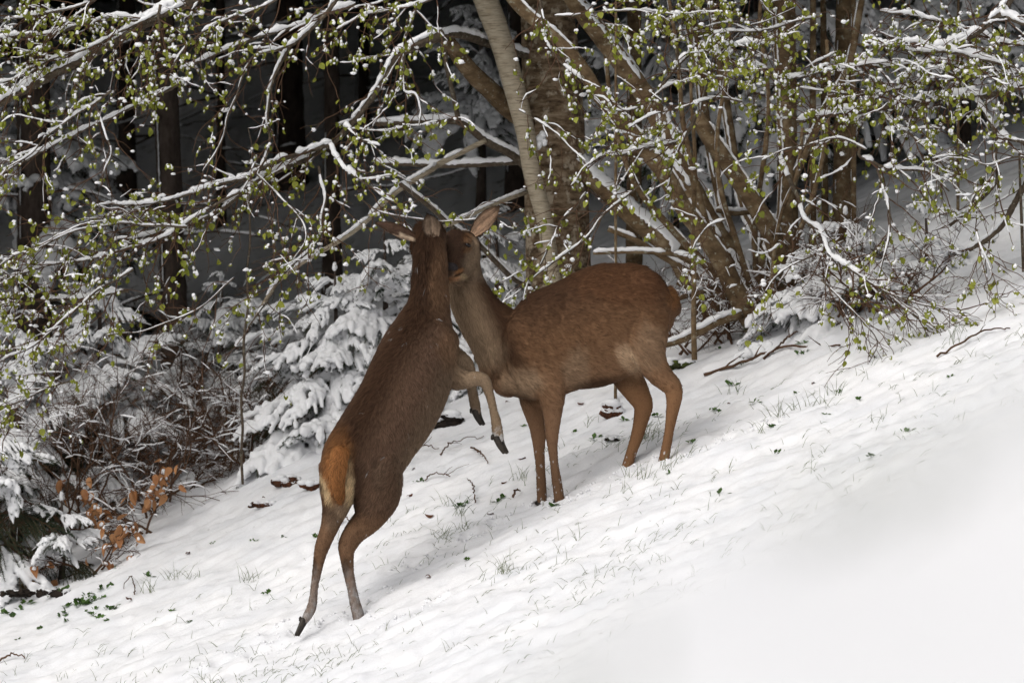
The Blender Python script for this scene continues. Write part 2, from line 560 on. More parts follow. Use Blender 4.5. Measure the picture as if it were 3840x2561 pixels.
def make_ear(name, parent, base, tip, open_dir, width, inner, outer, cup=0.55, seed=1, furn=900, tuft=0):
    """a cupped leaf-shaped ear between two (px, py, depth_px) points; open_dir is where the hollow looks"""
    b, t = P(base[0], base[1], base[2]*PXM), P(tip[0], tip[1], tip[2]*PXM)
    ax = t - b; L = np.linalg.norm(ax); ax /= L
    od = np.asarray(open_dir, float); od -= ax * (od @ ax); od /= np.linalg.norm(od)
    sd = np.cross(ax, od)
    nu, nvv = 16, 13
    V = np.zeros((2, nu, nvv, 3)); Cc = np.zeros((2, nu, nvv, 3))
    for i in range(nu):
        u = i / (nu - 1)
        w = width * PXM * float(np.interp(u, [0, 0.12, 0.3, 0.5, 0.68, 0.82, 0.93, 1.0], [0.50, 0.72, 0.97, 1.0, 0.85, 0.58, 0.28, 0.05]))
        for j in range(nvv):
            q = -1 + 2 * j / (nvv - 1)
            ang = q * (1.35 - 0.75 * u) * cup * 1.6
            c = b + ax * (L * u - 0.04 * L * q * q * (1 - u))
            off = sd * (w * math.sin(ang) / max(math.sin((1.35 - 0.75*u) * cup * 1.6), 0.3)) + od * (-w * 0.9 * cup * math.cos(ang))
            V[0, i, j] = c + off
            V[1, i, j] = c + off - od * 0.006 * math.cos(ang) - sd * 0.004 * math.sin(ang)
            edge = max(abs(q) ** 3.0, float(sstep(0.72, 0.97, np.float64(u))))
            mott = 0.5 + 0.5 * math.sin(9*u + 5*q) * math.sin(14*q + 4*u)
            ci = np.asarray(inner) * (0.45 + 0.75 * mott) * (0.6 + 0.55 * (1-u))
            Cc[0, i, j] = ci * (1 - 0.9*edge) + np.asarray(outer) * 0.9*edge
            Cc[1, i, j] = np.asarray(outer) * (0.75 + 0.5 * (1 - abs(q)))
            if tuft and q * tuft > 0.45 and u < 0.34:
                Cc[1, i, j] = np.asarray(inner) * (0.5 + 0.6 * mott)
    mb = MB()
    fs = []
    n = nu * nvv
    for k in (0, 1):
        for i in range(nu - 1):
            for j in range(nvv - 1):
                a = k*n + i*nvv + j
                f = [a, a+1, a+nvv+1, a+nvv]
                fs.append(f if k == 0 else f[::-1])
    rim = [i*nvv for i in range(nu)] + [(nu-1)*nvv + j for j in range(1, nvv)] + [i*nvv + nvv-1 for i in range(nu-2, -1, -1)]
    for a, c in zip(rim[:-1], rim[1:]):
        fs.append([a, c, c+n, a+n][::-1])
    mb.add(V.reshape(-1, 3), fs)
    me = mb.mesh(name, [M['skin']])
    cols = Cc.reshape(-1, 3)
    paint(me, cols)
    o = add_obj(name, me, parent)
    flow = np.tile(ax, (len(cols), 1))
    make_fur(o, me, cols, flow, np.full(len(cols), 0.014), furn, 0.3, 0.0014, 'ear_fur', seed)
    return o

def make_hoof(parent, pts, w):
    """two dark toes side by side; pts run from fetlock to toe tip in (px, py, depth_px)"""
    mb = MB()
    for s in (-1, 1):
        rings = []
        for k, (x, y, d) in enumerate(pts):
            f = k / (len(pts) - 1)
            rings.append((x + s * w * 0.26, y, d + s * w * 0.42, w * (0.66 - 0.30 * f), w * (0.58 - 0.22 * f)))
        loft(mb, rings, 10, 3)
        x, y, d = pts[0]
        ball(mb, P(x - w * 0.95, y - w * 0.15 + s * 3, (d + s * w * 0.4) * PXM), w*0.30*PXM, w*0.28*PXM, w*0.42*PXM, 0.4, 8)
    me = mb.mesh('hoof', [M['hoof']])
    return add_obj('hoof', me, parent)

BROWN = np.array((0.178, 0.096, 0.050)); DARK = np.array((0.066, 0.034, 0.019)); MID = np.array((0.240, 0.138, 0.077))
PALE = np.array((0.34, 0.240, 0.155)); CREAM = np.array((0.62, 0.46, 0.27)); ORANGE = np.array((0.42, 0.185, 0.066)); LEGC = np.array((0.195, 0.110, 0.062))
FACE = np.array((0.055, 0.029, 0.018)); RUST = np.array((0.20, 0.095, 0.040)); GREY = np.array((0.20, 0.138, 0.092)); LIP = np.array((0.50, 0.27, 0.14))

# ---- the standing hind
B0 = 70                                   # its spine stands a little behind the deer plane
def sh(rings, d=0):
    return [(r[0], r[1], r[2] + B0 + d, r[3], r[4]) for r in rings]
deer_b = thing('red_deer', 'brown red deer hind standing on four legs, facing the camera beside the rearing deer', 'deer', tuple(gpt(2200, 1800)))
mb = MB()
loft(mb, sh([(1845, 1264, 0, 108, 66), (1902, 1292, 0, 164, 96), (2000, 1305, 0, 194, 118), (2110, 1268, 0, 201, 134), (2220, 1234, 0, 217, 146),
             (2330, 1180, 0, 206, 146), (2400, 1152, 0, 164, 136), (2460, 1150, 0, 122, 112), (2506, 1134, 0, 62, 70)]), 28)
loft(mb, sh([(1938, 1318, 0, 140, 84), (1872, 1262, 0, 116, 76), (1794, 1172, 5, 86, 68), (1756, 1088, 15, 72, 60), (1744, 1000, 35, 58, 54), (1745, 925, 60, 54, 52)]), 24)
# head, turned towards the camera
loft(mb, sh([(1744, 914, 80, 58, 44), (1731, 917, 35, 69, 46), (1719, 931, -8, 66, 46), (1709, 959, -56, 51, 42), (1700, 988, -100, 40, 36), (1694, 1010, -132, 35, 30), (1691, 1020, -146, 27, 23)]), 22)
loft(mb, sh([(1756, 950, 30, 50, 46), (1742, 985, -12, 47, 42), (1724, 1020, -62, 36, 32), (1705, 1043, -104, 26, 23), (1698, 1050, -118, 19, 16)]), 16)
for sx in (-1, 1):                       # brow ridges
    ball(mb, P(1712 + sx * 44, 902 + sx * 6, (B0 - 22) * PXM), 22*PXM, 26*PXM, 14*PXM, 0.3*sx)
# near and far fore legs
loft(mb, sh([(2010, 1300, -78, 78, 44), (2045, 1400, -84, 70, 46), (2065, 1461, -82, 54, 44), (2071, 1531, -76, 40, 34), (2071, 1596, -72, 29, 28), (2070, 1640, -70, 24.5, 25),
             (2072, 1675, -68, 19, 20), (2079, 1742, -64, 16, 17), (2087, 1800, -62, 18.5, 20), (2094, 1845, -62, 19, 21), (2098, 1890, -66, 21, 22), (2098, 1915, -70, 22, 22)]), 16)
loft(mb, sh([(1975, 1330, 70, 76, 44), (1990, 1440, 74, 58, 44), (1997, 1531, 70, 38, 34), (2013, 1596, 64, 30, 28), (2020, 1650, 60, 26, 25),
             (2022, 1690, 56, 21, 21), (2027, 1756, 50, 18, 18), (2030, 1820, 46, 19, 20), (2032, 1870, 44, 19, 21), (2030, 1915, 40, 22, 22)]), 16)
# near and far hind legs
loft(mb, sh([(2395, 1140, -70, 128, 64), (2418, 1262, -86, 88, 62), (2438, 1345, -84, 60, 50), (2478, 1408, -78, 44, 38), (2520, 1452, -74, 36, 30), (2528, 1486, -72, 32, 27),
             (2523, 1531, -70, 25, 24), (2512, 1600, -68, 18.5, 20), (2502, 1658, -66, 18, 19), (2494, 1700, -64, 19, 20), (2486, 1745, -66, 21, 22), (2480, 1775, -70, 22, 22)]), 16)
loft(mb, sh([(2350, 1200, 70, 120, 60), (2345, 1340, 78, 80, 56), (2352, 1410, 78, 58, 48), (2392, 1478, 74, 46, 38), (2412, 1518, 72, 38, 31), (2408, 1556, 70, 31, 27),
             (2390, 1630, 66, 24, 23), (2368, 1695, 62, 20.5, 20), (2352, 1750, 58, 21, 21), (2340, 1790, 55, 22, 22), (2332, 1820, 52, 22, 22)]), 16)
ball(mb, P(1995, 1330, (B0-80)*PXM), 110*PXM, 52*PXM, 165*PXM, -0.25)
ball(mb, P(2075, 1215, (B0-92)*PXM), 62*PXM, 38*PXM, 110*PXM, 0.25)
ball(mb, P(1905, 1425, (B0-35)*PXM), 60*PXM, 60*PXM, 62*PXM, 0.4)
ball(mb, P(2425, 1130, (B0-86)*PXM), 88*PXM, 56*PXM, 120*PXM, -0.2)
bme = fuse(mb, 0.0072, 6)
v = mverts(bme); px, py = to_px(v); dep = v[:, 1] / PXM - B0; nrm = mnormals(bme)
col = np.tile(BROWN, (len(v), 1))
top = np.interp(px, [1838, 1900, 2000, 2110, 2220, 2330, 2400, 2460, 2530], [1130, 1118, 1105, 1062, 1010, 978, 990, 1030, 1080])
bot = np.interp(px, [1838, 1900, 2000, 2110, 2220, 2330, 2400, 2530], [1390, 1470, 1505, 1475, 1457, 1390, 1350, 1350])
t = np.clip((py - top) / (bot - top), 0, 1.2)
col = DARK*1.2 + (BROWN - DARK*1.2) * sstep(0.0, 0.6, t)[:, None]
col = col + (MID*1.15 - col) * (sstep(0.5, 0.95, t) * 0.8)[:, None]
col = blob(col, px, py, 2330, 1060, 190, 90, np.array((0.120, 0.056, 0.027)), 0.8)
col = blob(col, px, py, 2520, 1110, 26, 50, RUST * 1.2, 0.8)
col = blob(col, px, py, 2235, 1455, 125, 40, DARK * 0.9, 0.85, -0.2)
col = blob(col, px, py, 2352, 1350, 34, 62, PALE * 1.7, 0.85, -0.5)
col = blob(col, px, py, 2155, 1380, 55, 80, PALE, 0.5)
col = blob(col, px, py, 2430, 1300, 60, 95, PALE * 0.9, 0.45)
col = blob(col, px, py, 1950, 1430, 85, 60, PALE, 0.75)
col = blob(col, px, py, 1860, 1400, 22, 38, DARK, 0.7, 0.6)
col = blob(col, px, py, 1940, 1490, 75, 14, DARK, 0.7, 0.25)
leg = sstep(1490, 1560, py) * ((px > 1940))
col = col * (1 - leg[:, None]) + (LEGC * (1.0 - 0.25 * sstep(1650, 1800, py))[:, None]) * leg[:, None]
hock = sstep(1400, 1480, py) * (px > 2290)
col = col * (1 - 0.7*hock[:, None]) + np.array((0.195, 0.098, 0.045)) * 0.7 * hock[:, None]
# neck
neck = sstep(1940, 1850, px - 0.45 * (py - 1200)) * sstep(1420, 1330, py)
u = (px - np.interp(py, [1000, 1089, 1170, 1300], [1728, 1750, 1789, 1850])) / 80.0
nc = PALE*0.93 + (DARK*1.1 - PALE*0.93) * sstep(-0.1, 0.95, u)[:, None]
col = col * (1 - neck[:, None]) + nc * neck[:, None]
# face
fc = (py < 1062) & (px < 1830) & (dep < 70)
h = np.where(fc, sstep(1075, 1045, py), 0)
face = np.tile(GREY * 0.82, (len(v), 1))
face = blob(face, px, py, 1700, 940, 46, 100, FACE, 0.92, 0.22)
face = blob(face, px, py, 1712, 880, 46, 34, FACE * 0.85, 0.95)
face = blob(face, px, py, 1772, 965, 30, 75, PALE * 0.8, 0.75)
face = blob(face, px, py, 1754, 896, 20, 24, RUST * 0.7, 0.65, 0.2)
face = blob(face, px, py, 1750, 938, 20, 12, RUST * 0.7, 0.7, -0.3)
face = blob(face, px, py, 1752, 921, 17, 9, DARK * 0.5, 0.9, 0.3)
face = blob(face, px, py, 1738, 938, 5, 16, DARK * 0.6, 0.7, 0.6)
face = blob(face, px, py, 1700, 1000, 34, 24, FACE * 0.9, 0.9)
face = blob(face, px, py, 1722, 1020, 18, 9, RUST * 1.7, 0.85, -0.4)
face = blob(face, px, py, 1700, 1047, 34, 12, LIP, 0.95, -0.2)
face = blob(face, px, py, 1735, 1042, 16, 14, CREAM * 0.7, 0.8)
face = blob(face, px, py, 1718, 1031, 22, 4, DARK * 0.5, 0.9, -0.35)
col = col * (1 - h[:, None]) + face * h[:, None]
# snow specks kicked on to the shins
spk = (fbm(v[:, 0]*110, v[:, 2]*110, v[:, 1]*110, 2) > 0.75) & (py > 1690)
col[spk] = 0.55
flow = np.tile(np.array((1.0, 0.0, -0.30)), (len(v), 1))
flow = flow * (1 - neck[:, None]) + np.array((0.45, 0.0, -1.0)) * neck[:, None]
flow = flow * (1 - h[:, None]) + np.array((0.25, 0.7, 0.7)) * h[:, None]
lg = np.maximum(leg, hock)
flow = flow * (1 - lg[:, None]) + np.array((0.12, 0.0, -1.0)) * lg[:, None]
flow = np.where((sstep(0.55, 1.0, t) * (1 - lg))[:, None] > 0.5, flow + np.array((0, 0, -0.35)), flow)
ln = 0.023 + 0.013 * neck + 0.006 * sstep(0.3, 0.0, t)
ln = ln * (1 - 0.62 * lg) * (1 - 0.72 * h)
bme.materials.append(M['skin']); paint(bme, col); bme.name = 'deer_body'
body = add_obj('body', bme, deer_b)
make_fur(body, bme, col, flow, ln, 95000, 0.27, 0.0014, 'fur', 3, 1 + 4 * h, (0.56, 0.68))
EARIN = (0.30, 0.185, 0.105); EAROUT = (0.055, 0.032, 0.020)
make_ear('ear', deer_b, (1776, 880, B0+50), (1874, 772, B0+30), (0.30, -1, -0.15), 34, (0.58, 0.38, 0.25), EAROUT, 0.62, 5)
make_ear('ear', deer_b, (1672, 900, B0+80), (1600, 866, B0+100), (-0.25, -1, -0.2), 34, EARIN, EAROUT, 0.55, 6)
def skin_y(me, cx, cy, rad=7):
    vv = mverts(me); ax_, ay_ = to_px(vv)
    return vv[(ax_ - cx)**2 + (ay_ - cy)**2 < rad*rad, 1].min()
for cx, cy in ((1754, 920), (1667, 911)):
    e = MB(); ball(e, P(cx, cy, skin_y(bme, cx, cy) + 5*PXM), 11.5*PXM, 8*PXM, 7.5*PXM, 0.3, 12)
    add_obj('eye', e.mesh('eye', [M['eye']]), deer_b)
e = MB(); ball(e, P(1693, 1003, skin_y(bme, 1694, 1003) + 7*PXM), 25*PXM, 12*PXM, 19*PXM, 0.2, 14)
add_obj('nose', e.mesh('nose', [M['nose']]), deer_b)
tl = MB(); loft(tl, sh([(2505, 1085, 0, 14, 20), (2519, 1108, 0, 13, 20), (2518, 1150, 0, 11, 16), (2508, 1195, 0, 5, 8)]), 12)
tm = tl.mesh('tail', [M['skin']]); tc = np.tile(RUST * 0.85, (len(tm.vertices), 1)); paint(tm, tc)
tail = add_obj('tail', tm, deer_b)
make_fur(tail, tm, tc, np.tile((0.1, 0, -1.0), (len(tc), 1)), np.full(len(tc), 0.025), 1500, 0.3, 0.0017, 'tail_fur', 8)
for pts in ([(2098, 1888, B0-66), (2090, 1918, B0-80)], [(2030, 1890, B0+42), (2022, 1920, B0+30)], [(2484, 1755, B0-66), (2470, 1785, B0-78)], [(2336, 1800, B0+54), (2322, 1830, B0+42)]):
    make_hoof(deer_b, pts, 20)

# ---- the rearing hind, seen from behind
deer_a = thing('red_deer', 'dark brown red deer rearing on its hind legs, orange rump turned to the camera', 'deer', tuple(gpt(1240, 2330)))
mb = MB()
loft(mb, [(1340, 1830, -570, 122, 80), (1355, 1740, -545, 143, 124), (1413, 1640, -490, 146, 137), (1488, 1528, -410, 150, 145), (1538, 1418, -320, 150, 140),
          (1576, 1300, -230, 134, 118), (1596, 1208, -170, 93, 92), (1609, 1140, -140, 69, 75), (1613, 1075, -122, 60, 67), (1614, 985, -110, 55, 61), (1613, 925, -104, 50, 57), (1613, 885, -100, 46, 52), (1613, 862, -98, 36, 42)], 28)
loft(mb, [(1613, 884, -90, 46, 44), (1606, 892, -10, 46, 48), (1596, 912, 60, 37, 38), (1586, 932, 120, 28, 28), (1582, 942, 145, 22, 22)], 16)
# hind legs
loft(mb, [(1395, 1735, -560, 112, 96), (1410, 1815, -575, 94, 88), (1404, 1880, -590, 80, 72), (1382, 1944, -605, 54, 52), (1330, 1998, -625, 41, 38), (1304, 2042, -640, 35, 30),
          (1300, 2076, -648, 27, 25), (1306, 2138, -655, 20, 20), (1319, 2202, -660, 17, 18), (1331, 2259, -664, 19, 19), (1342, 2300, -668, 21, 21), (1352, 2345, -660, 22, 22)], 16)
loft(mb, [(1290, 1760, -600, 86, 84), (1272, 1835, -615, 66, 66), (1262, 1890, -630, 48, 50), (1246, 1948, -645, 36, 38), (1224, 2008, -660, 29, 31), (1206, 2056, -670, 25.5, 26),
          (1198, 2090, -675, 21, 22), (1190, 2135, -680, 17, 18), (1179, 2202, -688, 13.5, 15), (1172, 2262, -694, 16, 17), (1160, 2296, -700, 17, 17), (1142, 2326, -708, 13, 14)], 16)
# fore legs, folded and hanging
loft(mb, [(1625, 1360, -270, 78, 60), (1690, 1408, -285, 50, 44), (1745, 1424, -290, 33, 32), (1790, 1420, -290, 27, 27), (1818, 1430, -288, 23, 23), (1836, 1480, -280, 16, 17), (1852, 1545, -270, 15, 16),
          (1862, 1590, -264, 19, 18), (1866, 1626, -262, 20, 18), (1872, 1650, -262, 18, 16)], 16)
loft(mb, [(1640, 1330, -140, 66, 52), (1705, 1345, -110, 42, 36), (1745, 1360, -90, 27, 27), (1762, 1395, -80, 22, 22), (1768, 1450, -76, 18, 18), (1780, 1510, -74, 19, 18), (1786, 1545, -74, 18, 16)], 16)
ball(mb, P(1605, 1330, -270*PXM), 105*PXM, 70*PXM, 135*PXM, 0.3)
ball(mb, P(1430, 1790, -590*PXM), 70*PXM, 70*PXM, 130*PXM, 0.1)
ball(mb, P(1672, 1290, -190*PXM), 45*PXM, 60*PXM, 60*PXM, 0.0)
ame = fuse(mb, 0.0072, 6)
v = mverts(ame); px, py = to_px(v); dep = v[:, 1] / PXM; nrm = mnormals(ame)
BK = np.array((0.122, 0.074, 0.049))
spx = np.interp(py, [850, 985, 1098, 1200, 1300, 1420, 1540, 1640, 1720], [1590, 1580, 1572, 1560, 1480, 1420, 1360, 1310, 1280])   # line of the spine in the picture
ac = np.clip((px - spx) / 170.0, -1, 2)
col = DARK*0.95 + (BK*1.28 - DARK*0.95) * sstep(0.05, 0.9, np.abs(ac))[:, None]
col = col + (PALE * 0.62 - col) * (sstep(0.95, 1.55, ac) * 0.7)[:, None]
col = blob(col, px, py, 1650, 1050, 40, 150, MID * 0.95, 0.55)
col = blob(col, px, py, 1680, 1300, 45, 80, MID, 0.6)
col = blob(col, px, py, 1440, 1880, 70, 120, np.array((0.150, 0.090, 0.057)), 0.8)
col = blob(col, px, py, 1425, 1780, 30, 60, GREY * 0.6, 0.4)
col = blob(col, px, py, 1585, 1000, 26, 190, DARK * 0.7, 0.75, 0.06)
legm = sstep(1890, 1980, py)
col = col * (1 - legm[:, None]) + LEGC * 0.82 * legm[:, None]
col = blob(col, px, py, 1255, 1930, 34, 70, GREY * 0.9, 0.6, 0.25)
col = blob(col, px, py, 1296, 2125, 16, 40, DARK * 0.5, 0.7)
col = blob(col, px, py, 1180, 2125, 12, 40, DARK * 0.5, 0.7)
frosty = sstep(2090, 2230, py) * (0.25 + 0.35 * sstep(-0.3, 0.6, fbm(v[:, 0]*40, v[:, 2]*40, v[:, 1]*40, 3)))
col = col * (1 - frosty[:, None]) + 0.42 * frosty[:, None]
fore = sstep(1690, 1760, px)
fcol = PALE * 0.78 * (1 - 0.35 * sstep(-150, -60, dep))[:, None]
col = col * (1 - fore[:, None]) + fcol * fore[:, None]
fr = fore * sstep(1580, 1640, py - 60 * (dep > -150) * -1) * (fbm(v[:, 0]*70, v[:, 2]*70, v[:, 1]*70, 2) > 0.0)
col = col * (1 - 0.7*fr[:, None]) + 0.6 * 0.7 * fr[:, None]
# rump patch
back = (nrm[:, 1] < 0.25)
rp = col.copy()
rp = blob(rp, px, py, 1260, 1752, 51, 104, ORANGE * 0.95, 0.95, 0.16, 1.5)
rp = blob(rp, px, py, 1262, 1640, 60, 60, ORANGE * 0.4, 0.5, 0.3, 1.6)
rp = blob(rp, px, py, 1302, 1780, 20, 86, CREAM * 0.85, 0.7, 0.05, 1.4)
rp = blob(rp, px, py, 1224, 1826, 15, 66, CREAM * 1.05, 0.9, -0.35)
rp = blob(rp, px, py, 1312, 1838, 17, 58, CREAM * 1.15, 0.95, 0.1)
rp = blob(rp, px, py, 1204, 1806, 12, 30, DARK * 0.6, 0.85, -0.4)
rp = blob(rp, px, py, 1285, 1900, 26, 40, PALE * 1.2, 0.7)
col = np.where(back[:, None], rp, col)
sp = (fbm(v[:, 0]*150, v[:, 2]*150, v[:, 1]*150, 2) > 1.12)
col[sp] = 0.6
flow = np.tile(np.array((-0.45, -0.30, -0.85)), (len(v), 1))
flow += np.array((0.75, 0, -0.15)) * sstep(0.1, 0.9, ac)[:, None] * (py < 1700)[:, None]
nk = sstep(1260, 1150, py)
flow = flow * (1 - nk[:, None]) + np.array((0.05, -0.1, -1.0)) * nk[:, None]
flow = flow * (1 - legm[:, None]) + np.array((0.0, 0.0, -1.0)) * legm[:, None]
flow = flow * (1 - fore[:, None]) + np.array((0.5, 0.0, -0.8)) * fore[:, None]
ln = np.full(len(v), 0.029) + 0.012 * nk + 0.016 * np.exp(-(ac / 0.25) ** 2) * (py < 1640)
ln = ln * (1 - 0.65 * legm) * (1 - 0.65 * fore)
ln = np.where((px < 1330) & (py > 1620) & (py < 1880), 0.034, ln)
ame.materials.append(M['skin']); paint(ame, col); ame.name = 'deer_body'
body = add_obj('body', ame, deer_a)
make_fur(body, ame, col, flow, ln, 90000, 0.40, 0.0016, 'fur', 4, None, (0.55, 0.85))
make_ear('ear', deer_a, (1560, 897, -112), (1408, 838, -80), (0.0, 0.75, -0.75), 31, (0.50, 0.38, 0.27), (0.062, 0.036, 0.024), 0.7, 7, tuft=1)
make_ear('ear', deer_a, (1632, 893, -165), (1603, 806, -215), (0.12, -1.0, -0.30), 35, (0.30, 0.215, 0.15), (0.052, 0.030, 0.020), 0.62, 9)
tl = MB(); loft(tl, [(1276, 1690, -690, 28, 22), (1268, 1750, -712, 28, 26), (1266, 1805, -722, 23, 24), (1272, 1850, -720, 17, 16), (1277, 1876, -716, 7, 8)], 14)
tm = tl.mesh('tail', [M['skin']]); tv = mverts(tm); tpx, tpy = to_px(tv)
tc = np.tile(ORANGE * 0.85, (len(tv), 1)); tc = blob(tc, tpx, tpy, 1268, 1800, 18, 90, ORANGE * 0.62, 0.8); paint(tm, tc)
tail = add_obj('tail', tm, deer_a)
make_fur(tail, tm, tc, np.tile((0.0, -0.1, -1.0), (len(tc), 1)), np.full(len(tc), 0.030), 2500, 0.3, 0.0017, 'tail_fur', 10)
for cx, cd in ((1648, -40), (1560, -30)):
    e = MB(); ball(e, P(cx, 880, cd*PXM), 9*PXM, 10*PXM, 8*PXM, 0, 12)
    add_obj('eye', e.mesh('eye', [M['eye']]), deer_a)
e = MB(); ball(e, P(1581, 938, 160*PXM), 20*PXM, 10*PXM, 16*PXM, 0, 12)
add_obj('nose', e.mesh('nose', [M['nose']]), deer_a)
make_hoof(deer_a, [(1868, 1642, -262), (1879, 1670, -266), (1895, 1696, -270)], 22)
make_hoof(deer_a, [(1786, 1542, -74), (1794, 1566, -78), (1808, 1590, -82)], 20)
make_hoof(deer_a, [(1142, 2322, -706), (1130, 2348, -716), (1114, 2380, -726)], 17)
make_hoof(deer_a, [(1350, 2335, -662), (1358, 2360, -656)], 20)

# ------------------------------------------------------------------ snow, leaves, twigs
WIND = np.array((-0.40, -0.05, 0.92)); WIND /= np.linalg.norm(WIND)

def snow_run(mb, p, r, thick, lump=0.35, sides=7, keep=1.0, seed=0):
    """snow lying along a branch: lumpy ridges with gaps where it has slipped off"""
    n = len(p)
    if n < 3:
        return
    d = np.concatenate([[0], np.cumsum(np.linalg.norm(np.diff(p, axis=0), axis=1))])
    k = max(6, int(d[-1] / 0.016))
    s = np.linspace(0, d[-1], k)
    q = np.stack([np.interp(s, d, p[:, i]) for i in range(3)], -1)
    rr = np.interp(s, d, np.broadcast_to(r, (n,)))
    tt = np.interp(s, d, np.broadcast_to(thick, (n,)))
    t, nn, bb = frames(q)
    steep = np.clip(1.12 - np.abs(t[:, 2]) ** 2 * 0.85, 0.25, 1)
    g = vnoise(s * 22 + seed * 13.1, seed * 3.7) * 0.6 + vnoise(s * 55 + seed * 7.7, seed * 1.3) * 0.4
    th = tt * steep * np.clip(1 + lump * 1.6 * g, 0.12, 2.2)
    gap = vnoise(s * 9 + seed * 5.3, seed * 2.1 + 40) * 0.5 + 0.5
    on = gap < keep - 0.30 * np.abs(t[:, 2]) ** 2 * (rr < 0.02)
    up = WIND[None] - t * (t @ WIND)[:, None]
    up /= np.linalg.norm(up, axis=1, keepdims=True) + 1e-9
    sd = np.cross(t, up)
    ang = np.linspace(0, 2*np.pi, sides, endpoint=False)
    i = 0
    while i < k:
        if not on[i]:
            i += 1; continue
        j = i
        while j < k and on[j]:
            j += 1
        if j - i >= 4:
            m = j - i
            e = np.minimum(1, np.minimum(np.arange(m) + 0.25, m - 0.75 - np.arange(m)) / 2.0) ** 0.5
            h = th[i:j] * e
            w = (rr[i:j] * 0.85 + 0.36 * h)
            c = q[i:j] + up[i:j] * (rr[i:j] * 0.80 + h * 0.34)[:, None]
            jit = 1 + 0.17 * rng.standard_normal((m, sides))
            rings = c[:, None, :] + (w[:, None] * np.cos(ang) * jit)[..., None] * sd[i:j][:, None, :] + (h[:, None] * 0.62 * np.sin(ang) * jit)[..., None] * up[i:j][:, None, :]
            mb.grid(rings, 0, True)
        i = j

def lump(mb, c, r, mat=0, squash=(1, 1, 1), jag=0.16, seg=6, sides=8):
    rings = []
    th = np.linspace(0, 2*np.pi, sides, endpoint=False)
    for i in range(1, seg):
        f = math.pi * i / seg
        jit = 1 + jag * rng.standard_normal(sides)
        rings.append(np.stack([r*squash[0]*np.sin(f)*np.cos(th)*jit, r*squash[1]*np.sin(f)*np.sin(th)*jit, r*squash[2]*np.cos(f)*(1 + 0.3*jag*rng.standard_normal(sides))], -1) + c)
    mb.grid(np.array(rings), mat, True)

def leaf_blade(mb, L, W, fold, curl, mat):
    """one toothed leaf hanging from the origin along -z"""
    us = [0.0, 0.10, 0.26, 0.42, 0.58, 0.74, 0.88, 1.0]
    ws = [0.03, 0.30, 0.47, 0.50, 0.45, 0.33, 0.18, 0.0]
    V, F = [], []
    for u, w in zip(us, ws):
        zc = -L * u
        yc = curl * L * (u * u)
        jl, jr = 1 + rng.uniform(-.09, .09), 1 + rng.uniform(-.09, .09)
        V += [(-W*w*jl, yc - fold*W*w, zc + 0.05*L*w), (0, yc, zc), (W*w*jr, yc - fold*W*w, zc + 0.05*L*w)]
    for i in range(len(us) - 1):
        a = 3 * i
        F += [[a, a+1, a+4, a+3], [a+1, a+2, a+5, a+4]]
    mb.add(V, F, mat)

LEAVES = []
for k in range(14):
    mb = MB()
    L = rng.uniform(0.038, 0.054)
    leaf_blade(mb, L, L * rng.uniform(0.66, 0.86), rng.uniform(0.1, 0.7), rng.uniform(-0.25, 0.25), 0)
    if k % 3 == 0:
        leaf_blade(mb, L * 0.75, L * 0.55, 0.6, 0.5, 0)
    if k < 9:      # clot of snow caught on the leaf
        s = rng.uniform(0.22, 0.42)
        for q in range(rng.integers(1, 3)):
            lump(mb, np.array((rng.uniform(-.18, .18)*L, -0.10*L, -L*rng.uniform(0.05, 0.40))), L*s*rng.uniform(0.45, 0.85), 1, (0.9, 0.75, rng.uniform(0.7, 1.6)), 0.3, 6, 8)
    LEAVES.append(mb.mesh('beech_leaf', [M['leaf'], M['snow']]))
DEAD = []
for k in range(6):
    mb = MB(); L = rng.uniform(0.066, 0.095)
    leaf_blade(mb, L, L * 0.55, rng.uniform(0.3, 0.9), rng.uniform(-0.3, 0.3), 0)
    if k < 3:
        lump(mb, np.array((0, -0.10*L, -L*rng.uniform(0.1, 0.35))), L*0.15, 1, (1.0, 0.7, 1.25))
    DEAD.append(mb.mesh('dry_leaf', [M['dead'], M['snow']]))
_arr = {}
def mesh_arrays(me):
    if me.name not in _arr:
        _arr[me.name] = (mverts(me), [list(p.vertices) for p in me.polygons], [p.material_index for p in me.polygons])
    return _arr[me.name]

def walk(p0, d0, length, seg, droop, jit, bend=None):
    """a crooked twig: zig-zags and sags"""
    n = max(3, int(length / seg))
    p = [np.asarray(p0, float)]
    d = np.asarray(d0, float); d = d / np.linalg.norm(d)
    for i in range(n):
        d = d + jit * rng.standard_normal(3) * np.array((1, 0.7, 1)) + np.array((0, 0, -droop))
        if bend is not None:
            d = d + bend
        d /= np.linalg.norm(d)
        p.append(p[-1] + d * length / n)
    return np.array(p)

